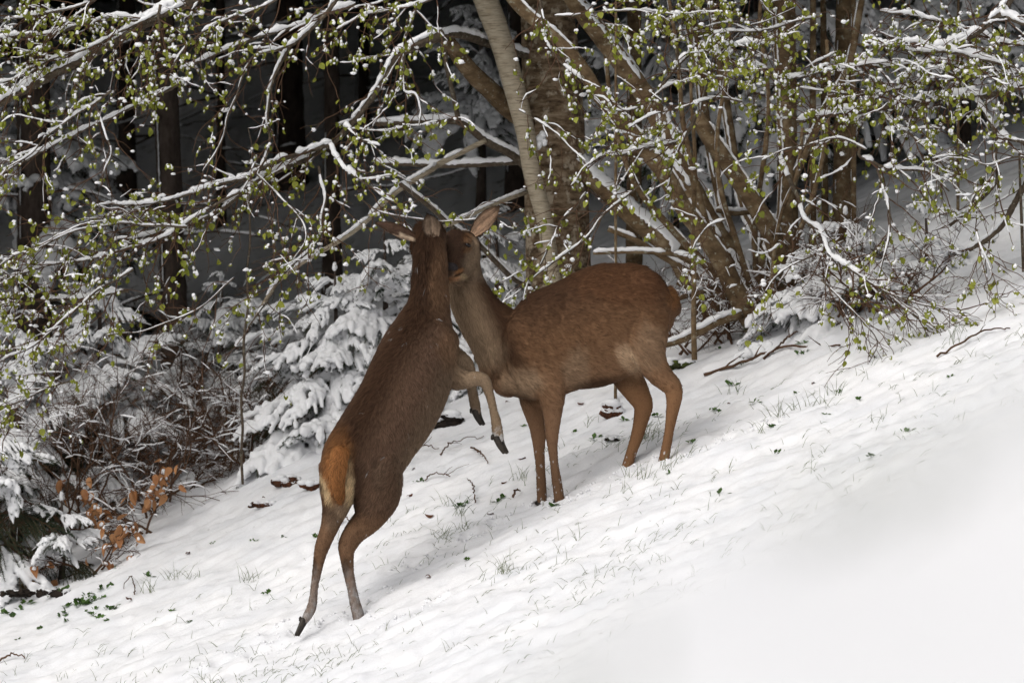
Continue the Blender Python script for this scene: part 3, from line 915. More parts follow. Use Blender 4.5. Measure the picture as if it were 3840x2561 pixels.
LEAF_BUDGET = [0]
def bough(name, label, pts, y0, y1, w0, w1, snow=1.0, twigs=1.0, leaves=1.0, droop=0.05, group='snow laden beech boughs with young leaves',
          cat='bough', singles=45, lean=(0, 0, 0), keep=0.86, tl=(0.22, 0.55), leafset=None, start=0.05, parent=None, mat='wood', scatter=1.0, kids=(2, 6)):
    """a bough traced through photograph pixels from its thick end; twigs, snow and leaves grow on it"""
    k = len(pts)
    n = max(10, int(sum(math.dist(a, b) for a, b in zip(pts[:-1], pts[1:])) / 9))
    ctrl = np.array([P(x, y, y0 + (y1 - y0) * i / (k - 1)) for i, (x, y) in enumerate(pts)])
    p = crom(ctrl, n)
    wob = 0.007 * scatter
    sd = rng.uniform(0, 90)
    s = np.linspace(0, 1, n) * n * 0.11
    p = p + wob * np.stack([vnoise(s, sd), vnoise(s, sd + 9) * 1.5, vnoise(s, sd + 20)], -1)
    r = np.linspace(w0, w1, n) * PXM * 0.86
    wood, sn = MB(), MB()
    tube(wood, p, r, 8 if w0 > 9 else 6, 0, 0.08)
    if snow > 0:
        snow_run(sn, p, r, (0.009 + r * 0.75) * snow, 0.55, 8, keep, rng.uniform(0, 50))
    length = np.linalg.norm(np.diff(p, axis=0), axis=1).sum()
    T = frames(p)[0]
    nodes = []
    nt_ = int(length / 0.072 * twigs)
    for q in range(nt_):
        f = start + (1 - start) * (q + rng.random()) / max(nt_, 1)
        i = min(int(f * (n - 1)), n - 2)
        side = 1 if q % 2 else -1
        t = T[i]
        lat = np.array((-t[2], 0, t[0])) * side
        d = t * rng.uniform(0.5, 1.1) + lat * rng.uniform(0.15, 0.9) + np.array((0, rng.uniform(-0.7, 0.35), 0)) + np.array(lean)
        d[2] -= 0.10
        l = rng.uniform(*tl) * (1.15 - 0.5 * f)
        tw = walk(p[i], d, l, 0.035, droop, 0.17)
        r0 = min(r[i] * 0.55, 0.0042)
        rt = np.linspace(r0, 0.0016, len(tw))
        tube(wood, tw, rt, 4, 1, 0, 1, False)
        if snow > 0 and rng.random() < 0.42 * snow:
            snow_run(sn, tw, rt, 0.008 * min(snow, 1.2), 0.5, 6, rng.uniform(0.4, 0.75), rng.uniform(0, 50))
        nodes += [(tw[j], 1.0) for j in range(2, len(tw))]
        for w in range(rng.integers(*kids)):
            j = rng.integers(1, len(tw))
            dd = (tw[j] - tw[j-1]); dd = dd / np.linalg.norm(dd) + 0.9 * rng.standard_normal(3) * np.array((1, 0.7, 0.8))
            t2 = walk(tw[j], dd, rng.uniform(0.06, 0.22), 0.03, droop, 0.22)
            tube(wood, t2, np.linspace(0.0024, 0.0012, len(t2)), 3, 1, 0, 1, False)
            if snow > 0 and rng.random() < 0.15 * snow:
                snow_run(sn, t2, 0.0018, 0.006, 0.5, 5, 0.6, rng.uniform(0, 50))
            nodes += [(t2[j2], 1.3) for j2 in range(1, len(t2))]
    if snow > 0.5:       # clods of snow held where twigs cross
        for nd, w in nodes:
            if rng.random() < 0.045 * snow:
                lump(sn, nd + np.array((0, 0, 0.004)), rng.uniform(0.005, 0.014), 0, (rng.uniform(0.8, 1.6), 0.9, rng.uniform(0.6, 1.1)), 0.25, 6, 8)
    base = p[0]
    if parent is None:
        root = thing(name, label, cat, tuple(base), group)
    else:
        root = parent
    wo_ = add_obj('branch', wood.mesh('branch', [M[mat], M['twig']]), root)
    if sn.n:
        tag(add_obj('snow', sn.mesh('branch_snow', [M['snow']]), wo_ if parent is not None else root), kind='stuff')
    # leaves at the nodes
    want = [nd for nd, w in nodes if rng.random() < 0.17 * leaves * w]
    place = []
    for nd in want:
        for q in range(1 if rng.random() < 0.6 else 2):
            me = (leafset or LEAVES)[rng.integers(len(leafset or LEAVES))]
            M4 = Matrix.Translation(Vector(nd + rng.uniform(-.006, .006, 3))) @ Euler((rng.normal(-0.25, 0.4), rng.normal(0, 0.35), rng.uniform(-1.3, 1.3))).to_matrix().to_4x4() @ Matrix.Scale(rng.uniform(0.48, 0.92), 4)
            place.append((me, M4))
    rng.shuffle(place)
    if parent is not None:
        singles = 0
    rest = MB()
    host = root if parent is None else wo_
    for q, (me, M4) in enumerate(place):
        if q < singles:
            o = bpy.data.objects.new('leaf', me)
            COL.objects.link(o)
            put_under(o, host)
            o.matrix_basis = M4
            LEAF_BUDGET[0] += 1
        else:
            v, f, mi = mesh_arrays(me)
            A = np.array(M4)
            b0 = rest.n
            rest.v.append(v @ A[:3, :3].T + A[:3, 3]); rest.n += len(v)
            rest.f.extend([[i + b0 for i in ff] for ff in f]); rest.m.extend(mi)
    if rest.n:
        o = add_obj('leaves', rest.mesh('leaves', [M['dead'] if leafset is DEAD else M['leaf'], M['snow']]), host)
        tag(o, kind='stuff')
    return root

def stem(name, label, cat, pts, y0, y1, mat, group=None, snow=0.0, flare=0.0, sides=16, rough=0.02, parent=None, part='trunk', keep=0.7):
    """trunk or stem through (px, py, half width px) points, bottom first"""
    k = len(pts)
    ys = np.linspace(y0, y1, k)
    data = np.array([np.append(P(a[0], a[1], yy), a[2] * (DIST + yy) / FPX) for a, yy in zip(pts, ys)])
    n = max(12, int(np.linalg.norm(np.diff(data[:, :3], axis=0), axis=1).sum() / 0.035))
    d = crom(data, n)
    p, r = d[:, :3], d[:, 3]
    if flare:
        s = np.linspace(0, 1, n)
        r = r * (1 + flare * np.exp(-s * 9))
    t, nn, bb = frames(p)
    th = np.linspace(0, 2*np.pi, sides, endpoint=False)
    h = np.arange(n)[:, None]
    rr = r[:, None] * (1 + 0.05 * fbm(np.cos(th)[None]*1.3 + h*0.06, np.sin(th)[None]*1.3, h*0.05, 3) + rough * rng.standard_normal((n, sides)) * 0.4)
    mb = MB()
    mb.grid(p[:, None, :] + rr[..., None] * (np.cos(th)[None, :, None]*nn[:, None, :] + np.sin(th)[None, :, None]*bb[:, None, :]))
    if parent is None:
        root = thing(name, label, cat, tuple(p[0]), group)
    else:
        root = parent
    o = add_obj(part, mb.mesh(part, [M[mat]]), root)
    if snow:
        sn = MB()
        snow_run(sn, p, r, np.minimum(0.011 + r * 0.45, 0.024) * snow, 0.18, 8, keep, rng.uniform(0, 50))
        if sn.n:
            tag(add_obj('snow', sn.mesh('snow', [M['snow']]), o if parent is not None else root), kind='stuff')
    return root

# ------------------------------------------------------------------ spruces
def mesh_remesh(mb, voxel, smooth, mat):
    me = fuse(mb, voxel, smooth)
    me.materials.append(mat)
    return me

SPR = []
for k in range(7):
    needles, sn = MB(), MB()
    L = 0.70
    n = 12
    tt = np.linspace(0, 1, n)
    dr = rng.uniform(0.35, 0.80)
    axis_p = np.stack([L * (tt - 0.10 * tt**2), 0.03 * np.sin(tt * 4 + k), L * (0.10 * tt - dr * tt**2)], -1)
    twl = [(axis_p, 0.006)]
    for q in range(17):
        f = 0.12 + 0.86 * (q + 0.5) / 17
        side = 1 if q % 2 else -1
        b = np.array([np.interp(f, tt, axis_p[:, i]) for i in range(3)])
        l = L * (0.42 * (1 - f) ** 0.7 + 0.10) * rng.uniform(0.75, 1.2)
        d = np.array((rng.uniform(0.5, 0.8), side * rng.uniform(0.55, 0.9), -0.18)); d /= np.linalg.norm(d)
        m = 7
        u = np.linspace(0, 1, m)[:, None]
        tw = b + d * l * u + np.array((0, 0, -0.85 * l)) * u**2
        twl.append((tw, 0.003))
        if l > 0.18:
            for w in (0.35, 0.6):
                b2 = np.array([np.interp(w, u[:, 0], tw[:, i]) for i in range(3)])
                d2 = d + np.array((0.5, -side * 0.4, -0.5)); d2 /= np.linalg.norm(d2)
                twl.append((b2 + d2 * l * 0.42 * u + np.array((0, 0, -0.25 * l)) * u**2, 0.002))
    for idx, (tw, r) in enumerate(twl):
        tube(needles, tw, np.linspace(r, r * 0.5, len(tw)), 4, 1, 0, 1, False)
        d = np.concatenate([[0], np.cumsum(np.linalg.norm(np.diff(tw, axis=0), axis=1))])
        cnt = int(d[-1] / 0.0016)
        s = rng.uniform(0.08, 1, cnt) * d[-1]
        c = np.stack([np.interp(s, d, tw[:, i]) for i in range(3)], -1)
        t = frames(tw)[0][np.minimum((s / d[-1] * (len(tw)-1)).astype(int), len(tw)-1)]
        rad = rng.standard_normal((cnt, 3)); rad[:, 2] -= 0.7
        rad -= t * (rad * t).sum(1, keepdims=True); rad /= np.linalg.norm(rad, axis=1, keepdims=True)
        dirn = rad * 0.85 + t * 0.6; dirn /= np.linalg.norm(dirn, axis=1, keepdims=True)
        wv = np.cross(dirn, rng.standard_normal((cnt, 3))); wv /= np.linalg.norm(wv, axis=1, keepdims=True)
        ln = rng.uniform(0.016, 0.027, cnt)[:, None]
        V = np.stack([c - wv * 0.0017, c + wv * 0.0017, c + dirn * ln], 1).reshape(-1, 3)
        b0 = needles.n
        needles.v.append(V); needles.n += len(V)
        needles.f.extend((np.arange(cnt * 3).reshape(-1, 3) + b0).tolist()); needles.m.extend([0] * cnt)
        # snow load
        m = len(tw)
        th = (0.035 if idx == 0 else 0.026) * np.clip(1 + 0.55 * rng.standard_normal(m), 0.35, 1.7)
        th *= np.interp(np.linspace(0, 1, m), [0, 0.1, 0.85, 1], [0.7, 1, 0.95, 0.55])
        if rng.random() < 0.66 or idx == 0:
            e = crom(np.hstack([tw + np.array((0, 0, 0.013)), th[:, None]]), 14)
            tube(sn, e[:, :3], np.maximum(e[:, 3], 0.007), 8, 0, 0.12)
    nm = needles.mesh('spruce_bough', [M['needle'], M['twig']], False)
    sm = mesh_remesh(sn, 0.0085, 5, M['snow_soft'])
    sm.name = 'spruce_bough_snow'
    SPR.append((nm, sm))

def spruce(label, px, py_top, H, R, y, group='snow loaded young spruces', dens=1.0, lowest=0.05, base=None, face=None, rise=0.0, load=0.8):
    """young spruce: whorls of drooping boughs, each with its load of snow"""
    top = P(px, py_top, y)
    b = top - np.array((0, 0, H))
    root = thing('young_spruce', label, 'spruce', tuple(b), group)
    mb = MB()
    tube(mb, crom([b, b + (0.01, 0, H*0.5), top], 12), np.linspace(0.012 + 0.018 * H, 0.004, 12), 8)
    add_obj('trunk', mb.mesh('trunk', [M['spruce_bark']]), root)
    sn = MB()
    lump(sn, top + np.array((0, 0, -0.015)), 0.016, 0, (0.9, 0.9, 1.8), 0.2, 8, 9)
    add_obj('snow_cap', sn.mesh('snow_cap', [M['snow_soft']]), root)
    z = lowest * H
    a0 = rng.uniform(0, 6)
    while z < H * 0.97:
        f = z / H
        rad = R * (1 - f) ** 0.85 * rng.uniform(0.85, 1.1) + 0.09
        cnt = max(3, int((6.5 if f < 0.7 else 4) * dens))
        for q in range(cnt):
            a = a0 + 2*math.pi*(q + rng.uniform(-.25, .25)) / cnt
            if face is not None and math.cos(a - face) < -0.35:
                continue
            nm, sm = SPR[rng.integers(len(SPR))]
            s = rad / 0.62 * rng.uniform(0.8, 1.12)
            o = bpy.data.objects.new('bough', nm); COL.objects.link(o)
            o.parent = root
            o.location = (0, 0, z + rng.uniform(-.03, .03))
            o.rotation_euler = (rng.normal(0, 0.30), rng.normal(0.05 - 0.5 * f + rise, 0.27), a)
            o.scale = (s, s, s * rng.uniform(0.9, 1.2))
            if rng.random() < load + (1 - load) * min(1, f * 1.6):
                so = bpy.data.objects.new('snow', sm); COL.objects.link(so); so.parent = o
        a0 += 0.7
        z += (0.115 + 0.05 * R) / dens * rng.uniform(0.85, 1.15)
    return root

def spruce_at(label, px, py_top, y, R, **kw):
    top = P(px, py_top, y)
    g = gz(np.array([top[0]]), np.array([y]))[0]
    return spruce(label, px, py_top, max(0.5, top[2] - g + 0.05), R, y, **kw)

FRONT = -math.pi / 2
spruce_at('young spruce loaded with snow directly behind the two deer heads', 1440, 830, 3.2, 0.60, face=FRONT, load=0.88)
spruce_at('leaning young spruce heaped with snow between the deer and the thick trunk', 1660, 900, 3.7, 0.50, face=FRONT, load=0.9)
spruce_at('small round spruce heaped with snow beside the back of the rearing deer', 1255, 990, 3.1, 0.46, face=FRONT, load=0.85)
spruce_at('young spruce loaded with snow at the foot of the thick beech trunk', 1860, 780, 3.5, 0.52, face=FRONT, load=0.92)
spruce_at('small snowy spruce below the long bough, between the thin saplings', 1150, 1100, 3.6, 0.46, face=FRONT, load=0.6)
spruce_at('young spruce bowed under snow beside the mottled spruce trunk', 830, 1030, 4.5, 0.50, face=FRONT, load=0.6)
spruce_at('broad young spruce thick with snow behind the bare shrub', 370, 985, 3.8, 0.62, face=FRONT, load=0.45)
spruce_at('young spruce with heavy snow beside the broad snowy spruce', 60, 1080, 3.4, 0.58, face=FRONT, load=0.35)
spruce_at('low snowy spruce spreading to the ground beside the dry orange leaves', -70, 1480, 2.3, 0.56, face=FRONT, load=0.35)
spruce_at('tiny dark spruce behind the dry orange beech leaves', 230, 1850, 2.3, 0.30, face=FRONT, load=0.15)
spruce_at('low spruce pressed down by snow beside the hazel clump', 3170, 780, 1.9, 0.58, face=FRONT, rise=0.1, load=0.95)
spruce_at('small squat spruce with snow shelves on the slope beyond the hazel', 3470, 775, 2.1, 0.42, face=FRONT, rise=0.1)
spruce_at('knee high dark spruce half buried in snow under the leafy twigs', 3010, 960, 1.8, 0.26, face=FRONT, load=0.4)
spruce_at('slender white spruce standing between two dark trunks in the forest', 305, 330, 8.0, 0.52, face=FRONT, group='snowy spruces deeper in the forest')
spruce_at('snowy spruce in the shade behind the tangled upper boughs', 110, -120, 7.0, 0.95, face=FRONT, lowest=0.45, group='snowy spruces deeper in the forest')
spruce_at('shaded snowy spruce standing behind the arching limb', 1800, -60, 6.5, 0.6, face=FRONT, lowest=0.5, group='snowy spruces deeper in the forest')
spruce_at('snowy spruce crown showing between the hazel stems', 2520, -260, 5.5, 0.9, face=FRONT, lowest=0.35, group='snowy spruces deeper in the forest')
spruce_at('snowy spruce behind the slender straight stems', 2830, -180, 5.0, 0.8, face=FRONT, lowest=0.35, group='snowy spruces deeper in the forest')
spruce_at('snowy spruce behind the mossy trunk and white boughs', 3150, -250, 4.8, 0.9, face=FRONT, lowest=0.38, group='snowy spruces deeper in the forest')
spruce_at('snowy spruce hidden behind the dense white twigs on the slope', 3620, -300, 4.8, 0.95, face=FRONT, lowest=0.45, group='snowy spruces deeper in the forest')

# ------------------------------------------------------------------ the dark spruce wood: trunks, and unseen crowns added above the frame to shade it
def spruce_trunk(label, px, hw, y, lean=0, side=0.6):
    a = P(px, 0, y)
    g = gz(np.array([a[0]]), np.array([y]))[0]
    base = 1280.5 - (g - 0.1) * FPX / (DIST + y)
    root = stem('spruce_tree', label, 'tree', [(px + lean, base, hw * 1.25), (px + lean * 0.5, base - 500, hw * 1.02), (px, base - 1000, hw), (px - lean, -500, hw * 0.9), (px - lean, -1700, hw * 0.7)], y, y, 'spruce_bark',
                'tall spruce trunks in the shaded wood', flare=0.25, rough=0.05, snow=0.9, keep=0.62)
    # dead snags on the bare lower trunk
    for q in range(6):
        mb = MB()
        pyy = rng.uniform(-100, max(base - 150, 0))
        s = P(px + lean * (pyy - base) / -1500, pyy, y)
        d = np.array((rng.choice([-1, 1]), rng.uniform(-0.9, 0.2), rng.uniform(-0.15, 0.25)))
        w = walk(s, d, rng.uniform(0.4, 1.3), 0.09, 0.03, 0.12)
        tube(mb, w, np.linspace(0.010, 0.003, len(w)), 5)
        o = add_obj('dead_branch', mb.mesh('dead_branch', [M['spruce_bark']]), root)
        sn = MB(); snow_run(sn, w, 0.007, 0.014, 0.4, 6, 0.7, q * 3.1)
        if sn.n:
            tag(add_obj('snow', sn.mesh('snow', [M['snow']]), o), kind='stuff')
    return root
spruce_trunk('dark spruce trunk beside the slender white spruce', 125, 62, 6.5, 4)
spruce_trunk('spruce trunk snow plastered on one side, in front of the shaded slope', 630, 46, 5.8, 40)
spruce_trunk('straight dark spruce trunk in the gap between the hanging boughs', 826, 17, 10.5)
spruce_trunk('slim grey spruce trunk rising behind the snowy spruces', 1242, 29, 7.0, 4)
spruce_trunk('broad black spruce trunk deep in the shade', 1085, 48, 11.0)
spruce_trunk('black spruce trunk close behind the thick beech', 1932, 30, 7.5)
spruce_trunk('thin dark spruce trunk far up the shaded slope', 1360, 20, 12.5)
spruce_trunk('dark spruce trunk glimpsed through the upper twigs', 470, 34, 12.0)
spruce_trunk('spruce trunk in deep shade above the squat spruce', 3420, 30, 10.0)
spruce_trunk('far spruce trunk in the shade at the slope top', 3640, 36, 12.0)

def canopy():  # unseen bough fans added to keep skylight off the wood floor
    V, F, n = [], [], 0
    def fan(c, r, az):
        nonlocal n
        a = np.linspace(-0.75, 0.75, 9)
        rad = r * (1 - 0.18 * (np.arange(9) % 2)) * rng.uniform(0.85, 1.1, 9)
        q = np.stack([rad * np.cos(a + az), rad * np.sin(a + az), -0.35 * rad + 0.15 * r * rng.standard_normal(9) * 0.3], -1) + c
        V.append(c[None]); V.append(q)
        for i in range(8):
            F.append([n, n + 1 + i, n + 2 + i])
        n += 10
    def top_of_frame(y):
        return 1.834 * (DIST + y) / DIST
    for q in range(11500):
        x, y = rng.uniform(-13, 13), rng.uniform(1.3, 26)
        g = gbase(np.array([x]), np.array([y]))[0]
        lo = max(top_of_frame(y) + 0.22, g + 1.6)
        if abs(x) > 4.3 + 0.07 * y or y > 19:
            lo = g + 0.2  # sides and back closed down to the ground against stray light
        z = lo + rng.uniform(0, 1) ** 1.6 * 6.0
        fr = rng.uniform(0.6, 1.1) if y > 2 else rng.uniform(0.3, 0.55)
        fan(np.array((x, y, z + 0.32 * fr)), fr, rng.uniform(0, 2*math.pi))
    mb = MB(); mb.v = V; mb.f = F; mb.m = [0] * len(F); mb.n = n
    o = add_obj('spruce_shade_canopy', mb.mesh('canopy', [M['needle']], False))
    tag(o, 'unseen spruce crowns added to shade the wooded slope', 'forest', None, 'stuff')
canopy()

# ------------------------------------------------------------------ beech, pale stem, hazel clump and other stems
beech = stem('beech_tree', 'thick mottled grey brown beech trunk standing behind the standing deer', 'tree',
             [(2100, 1560, 135), (2095, 1300, 124), (2093, 1000, 120), (2080, 640, 117), (2066, 300, 109), (2048, 0, 98), (2030, -300, 92), (2000, -900, 85)], 2.95, 2.95, 'beech', flare=0.3, sides=28, rough=0.01)
stem('', '', '', [(1985, 470, 34), (1900, 400, 37), (1838, 339, 35), (1777, 282, 34), (1715, 206, 31), (1668, 140, 28)], 2.85, 2.4, 'hazel', parent=beech, part='limb')
stem('', '', '', [(1985, 640, 15), (1920, 582, 15), (1817, 527, 14), (1728, 461, 13), (1634, 457, 12), (1520, 462, 11), (1409, 465, 9)], 2.85, 2.5, 'wood', snow=1.6, parent=beech, part='limb', keep=1)
stem('', '', '', [(1985, 604, 12), (1920, 610, 11), (1800, 618, 10), (1654, 622, 10), (1520, 616, 9), (1400, 612, 7)], 2.85, 3.1, 'wood', snow=1.6, parent=beech, part='limb', keep=1)
stem('', '', '', [(1720, 458, 10), (1700, 360, 9), (1683, 286, 9), (1670, 216, 9), (1672, 150, 8)], 2.6, 2.4, 'wood', snow=0.8, parent=beech, part='limb')
stem('', '', '', [(1985, 215, 12), (1850, 172, 15), (1760, 142, 15), (1700, 132, 14), (1640, 150, 13), (1570, 172, 11), (1500, 210, 9)], 2.85, 1.9, 'wood', snow=1.7, parent=beech, part='limb', keep=1)
stem('', '', '', [(1820, 528, 9), (1654, 612, 11), (1613, 640, 11), (1511, 700, 12), (1430, 768, 11), (1368, 834, 10), (1266, 908, 9), (1150, 975, 8), (1040, 1060, 7), (960, 1185, 5)], 2.65, 1.6, 'pale', snow=1.0, parent=beech, part='limb', keep=0.85)
stem('', '', '', [(1500, 690, 8), (1613, 778, 9), (1695, 850, 9), (1785, 908, 9), (1858, 982, 10), (1930, 1050, 9), (1990, 1075, 8)], 2.0, 2.85, 'wood', snow=1.4, parent=beech, part='limb', keep=0.95)
stem('', '', '', [(1990, 715, 9), (1920, 740, 9), (1817, 782, 8), (1700, 838, 7), (1600, 868, 6)], 2.85, 1.9, 'pale', snow=1.0, parent=beech, part='limb', keep=0.8)
pale = stem('slender_beech', 'slender pale leaning beech stem in front of the thick trunk', 'tree',
            [(2110, 1500, 38), (2096, 1200, 33), (2066, 1000, 31), (2045, 840, 31), (1993, 640, 34), (1968, 490, 36), (1905, 245, 41), (1866, 122, 43), (1830, 25, 46), (1770, -150, 43), (1690, -420, 40)], 2.66, 2.5, 'pale', sides=18)

HZ = 'stems of the hazel clump'
hz = thing('hazel_clump', 'many stemmed mossy brown hazel clump leaning beside the standing deer', 'hazel', tuple(gpt(2850, 1262)))
for pts, a, b, m_, s_ in [
    ([(2872, 1300, 52), (2849, 1247, 47), (2763, 1104, 40), (2706, 983, 37), (2634, 876, 35), (2563, 780, 34), (2490, 650, 33), (2400, 540, 31), (2328, 449, 29), (2247, 360, 28), (2173, 245, 27), (2083, 145, 25), (1960, 40, 23), (1900, -30, 22)], 2.0, 1.7, 'hazel', 0.9),
    ([(2830, 1150, 44), (2770, 1020, 42), (2700, 900, 42), (2634, 783, 41), (2549, 620, 40), (2450, 410, 38), (2340, 250, 37), (2255, 140, 36), (2165, 20, 34), (2080, -100, 32)], 2.3, 2.4, 'hazel', 0.8),
    ([(2690, 1190, 46), (2640, 1110, 46), (2584, 1030, 45), (2527, 935, 44), (2460, 880, 42), (2384, 820, 40), (2300, 740, 38), (2225, 670, 36), (2140, 590, 34)], 2.6, 2.9, 'hazel', 1.0),
    ([(2950, 1080, 42), (2921, 960, 38), (2893, 880, 37), (2837, 779, 36), (2745, 638, 35), (2670, 530, 33), (2610, 435, 30)], 2.2, 2.1, 'hazel', 1.0),
    ([(2925, 1100, 34), (2935, 933, 32), (2949, 631, 29), (2940, 400, 28), (2925, 100, 27), (2910, -150, 26)], 2.5, 2.7, 'hazel', 0.4),
    ([(2860, 1120, 26), (2850, 940, 24), (2800, 800, 22), (2760, 640, 20), (2735, 480, 19), (2700, 250, 17), (2660, -50, 15)], 2.7, 2.9, 'hazel', 0.5),
    ([(2880, 1140, 20), (2900, 900, 18), (2990, 640, 17), (3100, 400, 16), (3180, 250, 15), (3230, 0, 14)], 2.6, 2.6, 'hazel', 0.8),
    ([(2820, 1120, 24), (2740, 900, 22), (2680, 640, 20), (2640, 420, 20), (2620, 240, 22), (2590, 80, 24), (2570, -100, 22)], 2.8, 3.0, 'hazel', 0.5),
    ([(2800, 1180, 14), (2700, 980, 13), (2640, 800, 12), (2600, 640, 11), (2560, 450, 10), (2540, 200, 8), (2500, -50, 7)], 2.2, 2.0, 'hazel', 0.5),
    ([(2860, 1180, 13), (2830, 960, 12), (2840, 760, 11), (2870, 560, 10), (2880, 350, 9), (2850, 100, 8), (2860, -80, 7)], 2.3, 2.2, 'hazel', 0.4),
    ([(2780, 1150, 16), (2660, 1010, 15), (2520, 860, 14), (2400, 720, 12), (2330, 560, 11), (2290, 380, 9), (2270, 200, 8)], 2.5, 2.4, 'hazel', 0.7),
    ([(2900, 1150, 12), (2960, 960, 11), (3040, 760, 10), (3090, 560, 9), (3110, 360, 8), (3100, 150, 7)], 2.2, 2.1, 'hazel', 0.5),
    ([(2840, 1160, 12), (2760, 900, 11), (2700, 700, 10), (2690, 500, 9), (2720, 300, 8), (2740, 60, 7)], 2.1, 1.9, 'hazel', 0.4),
    ([(2760, 1140, 15), (2620, 1040, 14), (2480, 960, 12), (2380, 900, 11), (2280, 860, 9)], 2.4, 2.3, 'hazel', 1.2),
    ([(2890, 1180, 10), (2900, 980, 9), (2930, 800, 8), (2990, 650, 8), (3010, 480, 7)], 2.0, 1.9, 'hazel', 0.4),
]:
    stem('', '', '', pts, a, b, m_, snow=s_, parent=hz, part='stem', sides=14, rough=0.05, keep=0.75)
for pts, a, b, w in [([(2700, 1010), (2600, 975), (2527, 955), (2380, 945), (2225, 950)], 2.1, 2.2, (10, 7)), ([(2740, 1050), (2640, 1090), (2527, 1128), (2480, 1180)], 2.2, 1.9, (12, 8)),
                     ([(2780, 1180), (2700, 1205), (2620, 1245), (2549, 1278), (2470, 1300)], 1.9, 1.7, (17, 11)), ([(2800, 1100), (2700, 1120), (2600, 1090), (2540, 1060)], 2.6, 2.7, (14, 9)),
                     ([(2840, 790), (2760, 800), (2690, 790)], 2.4, 2.2, (11, 9))]:
    k = len(pts)
    stem('', '', '', [(x, y, w[0] + (w[1]-w[0])*i/(k-1)) for i, (x, y) in enumerate(pts)], a, b, 'hazel', snow=1.3, parent=hz, part='low_limb', keep=0.9)

TS = 'thin upright stems behind the hazel'
def post(label, px, hw, y, lean=0, mat='hazel', top=-200, snow=0.4, name='sapling', cat='sapling', group=TS):
    a = P(px, 800, y); g = gz(np.array([a[0]]), np.array([y]))[0]
    base = 1280.5 - (g - 0.05) * FPX / (DIST + y)
    return stem(name, label, cat, [(px, base, hw), (px + lean*0.4, base*0.6 + top*0.4, hw*0.92), (px + lean, top, hw*0.75)], y, y, mat, group, snow=snow, sides=12, rough=0.05, keep=0.5)
post('mossy grey trunk rising out of the white twigs beside the hazel', 2955, 42, 3.2, -8, 'hazel', name='beech_tree', cat='tree')
post('straight brown sapling between the mossy trunk and its thinner twin', 3047, 14, 3.0, 2)
post('straight brown sapling with a snowy fork crossing behind it', 3200, 12, 2.9, 0)
post('stout brown stem half hidden by the horizontal white limb', 3155, 36, 3.6, 10)
post('stout brown stem beside the shaded snowy slope', 3095, 14, 3.8, -10)
post('very thin snow streaked pole under the white fork on the slope', 3592, 6, 3.2, 2)
post('thin upright rod in front of the thick hazel stems', 2308, 6, 1.6, 2, snow=0.2)
post('dark trunk behind the upper hazel stems', 2378, 32, 4.2, 0)
stem('sapling', 'thin bare sapling standing beside the rump of the standing deer', 'sapling', [(2604, 1350, 11), (2601, 1180, 10), (2603, 1000, 9), (2598, 880, 9), (2606, 600, 8), (2590, 300, 6), (2600, 0, 5)], 1.2, 1.3, 'hazel', sides=10)
stem('sapling', 'tall thin sapling rising from the snow behind the rearing deer', 'sapling', [(910, 1815, 5), (905, 1700, 5), (910, 1600, 5), (904, 1500, 4.5), (917, 1400, 5), (914, 1280, 5), (930, 1150, 5), (926, 1020, 4), (938, 900, 4), (934, 700, 3), (945, 560, 2.5), (930, 480, 2)], 2.3, 1.6, 'wood', snow=0.3, sides=8)
stem('sapling', 'slim dark upright sapling at the outer slope edge under the big fork', 'sapling', [(3838, 1020, 6), (3832, 850, 6), (3826, 700, 5), (3822, 560, 4)], 1.2, 1.2, 'wood', sides=8)

# ------------------------------------------------------------------ boughs traced from the photograph (thick end first)
def B(label, pts, y0, y1, w0, w1, **kw):
    bough('beech_bough', label, pts, y0, y1, w0, w1, **kw)
B('thick bark showing bough with a deep snow ridge crossing the dark trunks', [(860, -70), (760, -15), (640, 38), (520, 98), (430, 158), (320, 222), (200, 278), (100, 336), (-20, 396)], 1.3, 1.0, 24, 19, snow=1.25, twigs=0.8, leaves=0.9)
B('forked snowy bough above the thick snow ridged bough', [(700, 20), (551, 80), (449, 71), (347, 82), (245, 114), (184, 138), (102, 134), (-20, 145)], 1.2, 1.0, 12, 7, snow=1.3, twigs=1.1, leaves=1.2)
B('thin bending bough running under the forked snowy bough', [(600, 50), (449, 124), (367, 169), (286, 198), (184, 231), (102, 281), (-20, 316)], 1.0, 0.9, 7, 4, snow=1.0, twigs=1.3, leaves=1.4)
B('short crooked snowy branch hanging off the thick ridged bough', [(600, 20), (594, 69), (598, 114), (543, 216), (527, 253), (531, 294)], 0.95, 0.9, 8, 4, snow=1.3, twigs=2.0, leaves=2.0)
B('straight white rod like bough in front of the slender white spruce', [(700, 300), (612, 345), (510, 398), (408, 443), (327, 484), (192, 545), (80, 610), (-20, 680)], 1.5, 1.1, 8, 5, snow=1.2, twigs=0.6, leaves=0.7)
B('long straight snowy bough sloping over the shaded hollow', [(1330, 20), (1200, 62), (1100, 105), (960, 141), (898, 165), (776, 214), (674, 263)], 1.7, 1.4, 10, 5, snow=1.4, twigs=0.6, leaves=0.9)
B('thin leafy bough beneath the straight white rod', [(420, 340), (359, 382), (245, 459), (171, 512), (114, 580), (20, 640)], 1.0, 0.9, 6, 4, snow=1.2, twigs=1.2, leaves=1.3)
B('single snowy twig dangling over the slender white spruce', [(350, 380), (363, 408), (400, 510), (420, 571), (392, 637), (385, 700)], 1.0, 0.9, 5, 3, snow=1.2, twigs=0.8, leaves=0.6)
B('crooked snow covered bough hanging steeply over the dark gap', [(1330, -80), (1262, 0), (1205, 69), (1123, 151), (1087, 178), (1062, 220), (1025, 294), (1009, 359), (1003, 433), (1011, 514), (997, 592), (970, 650)], 1.2, 1.0, 11, 5, snow=1.5, twigs=0.7, leaves=0.9)
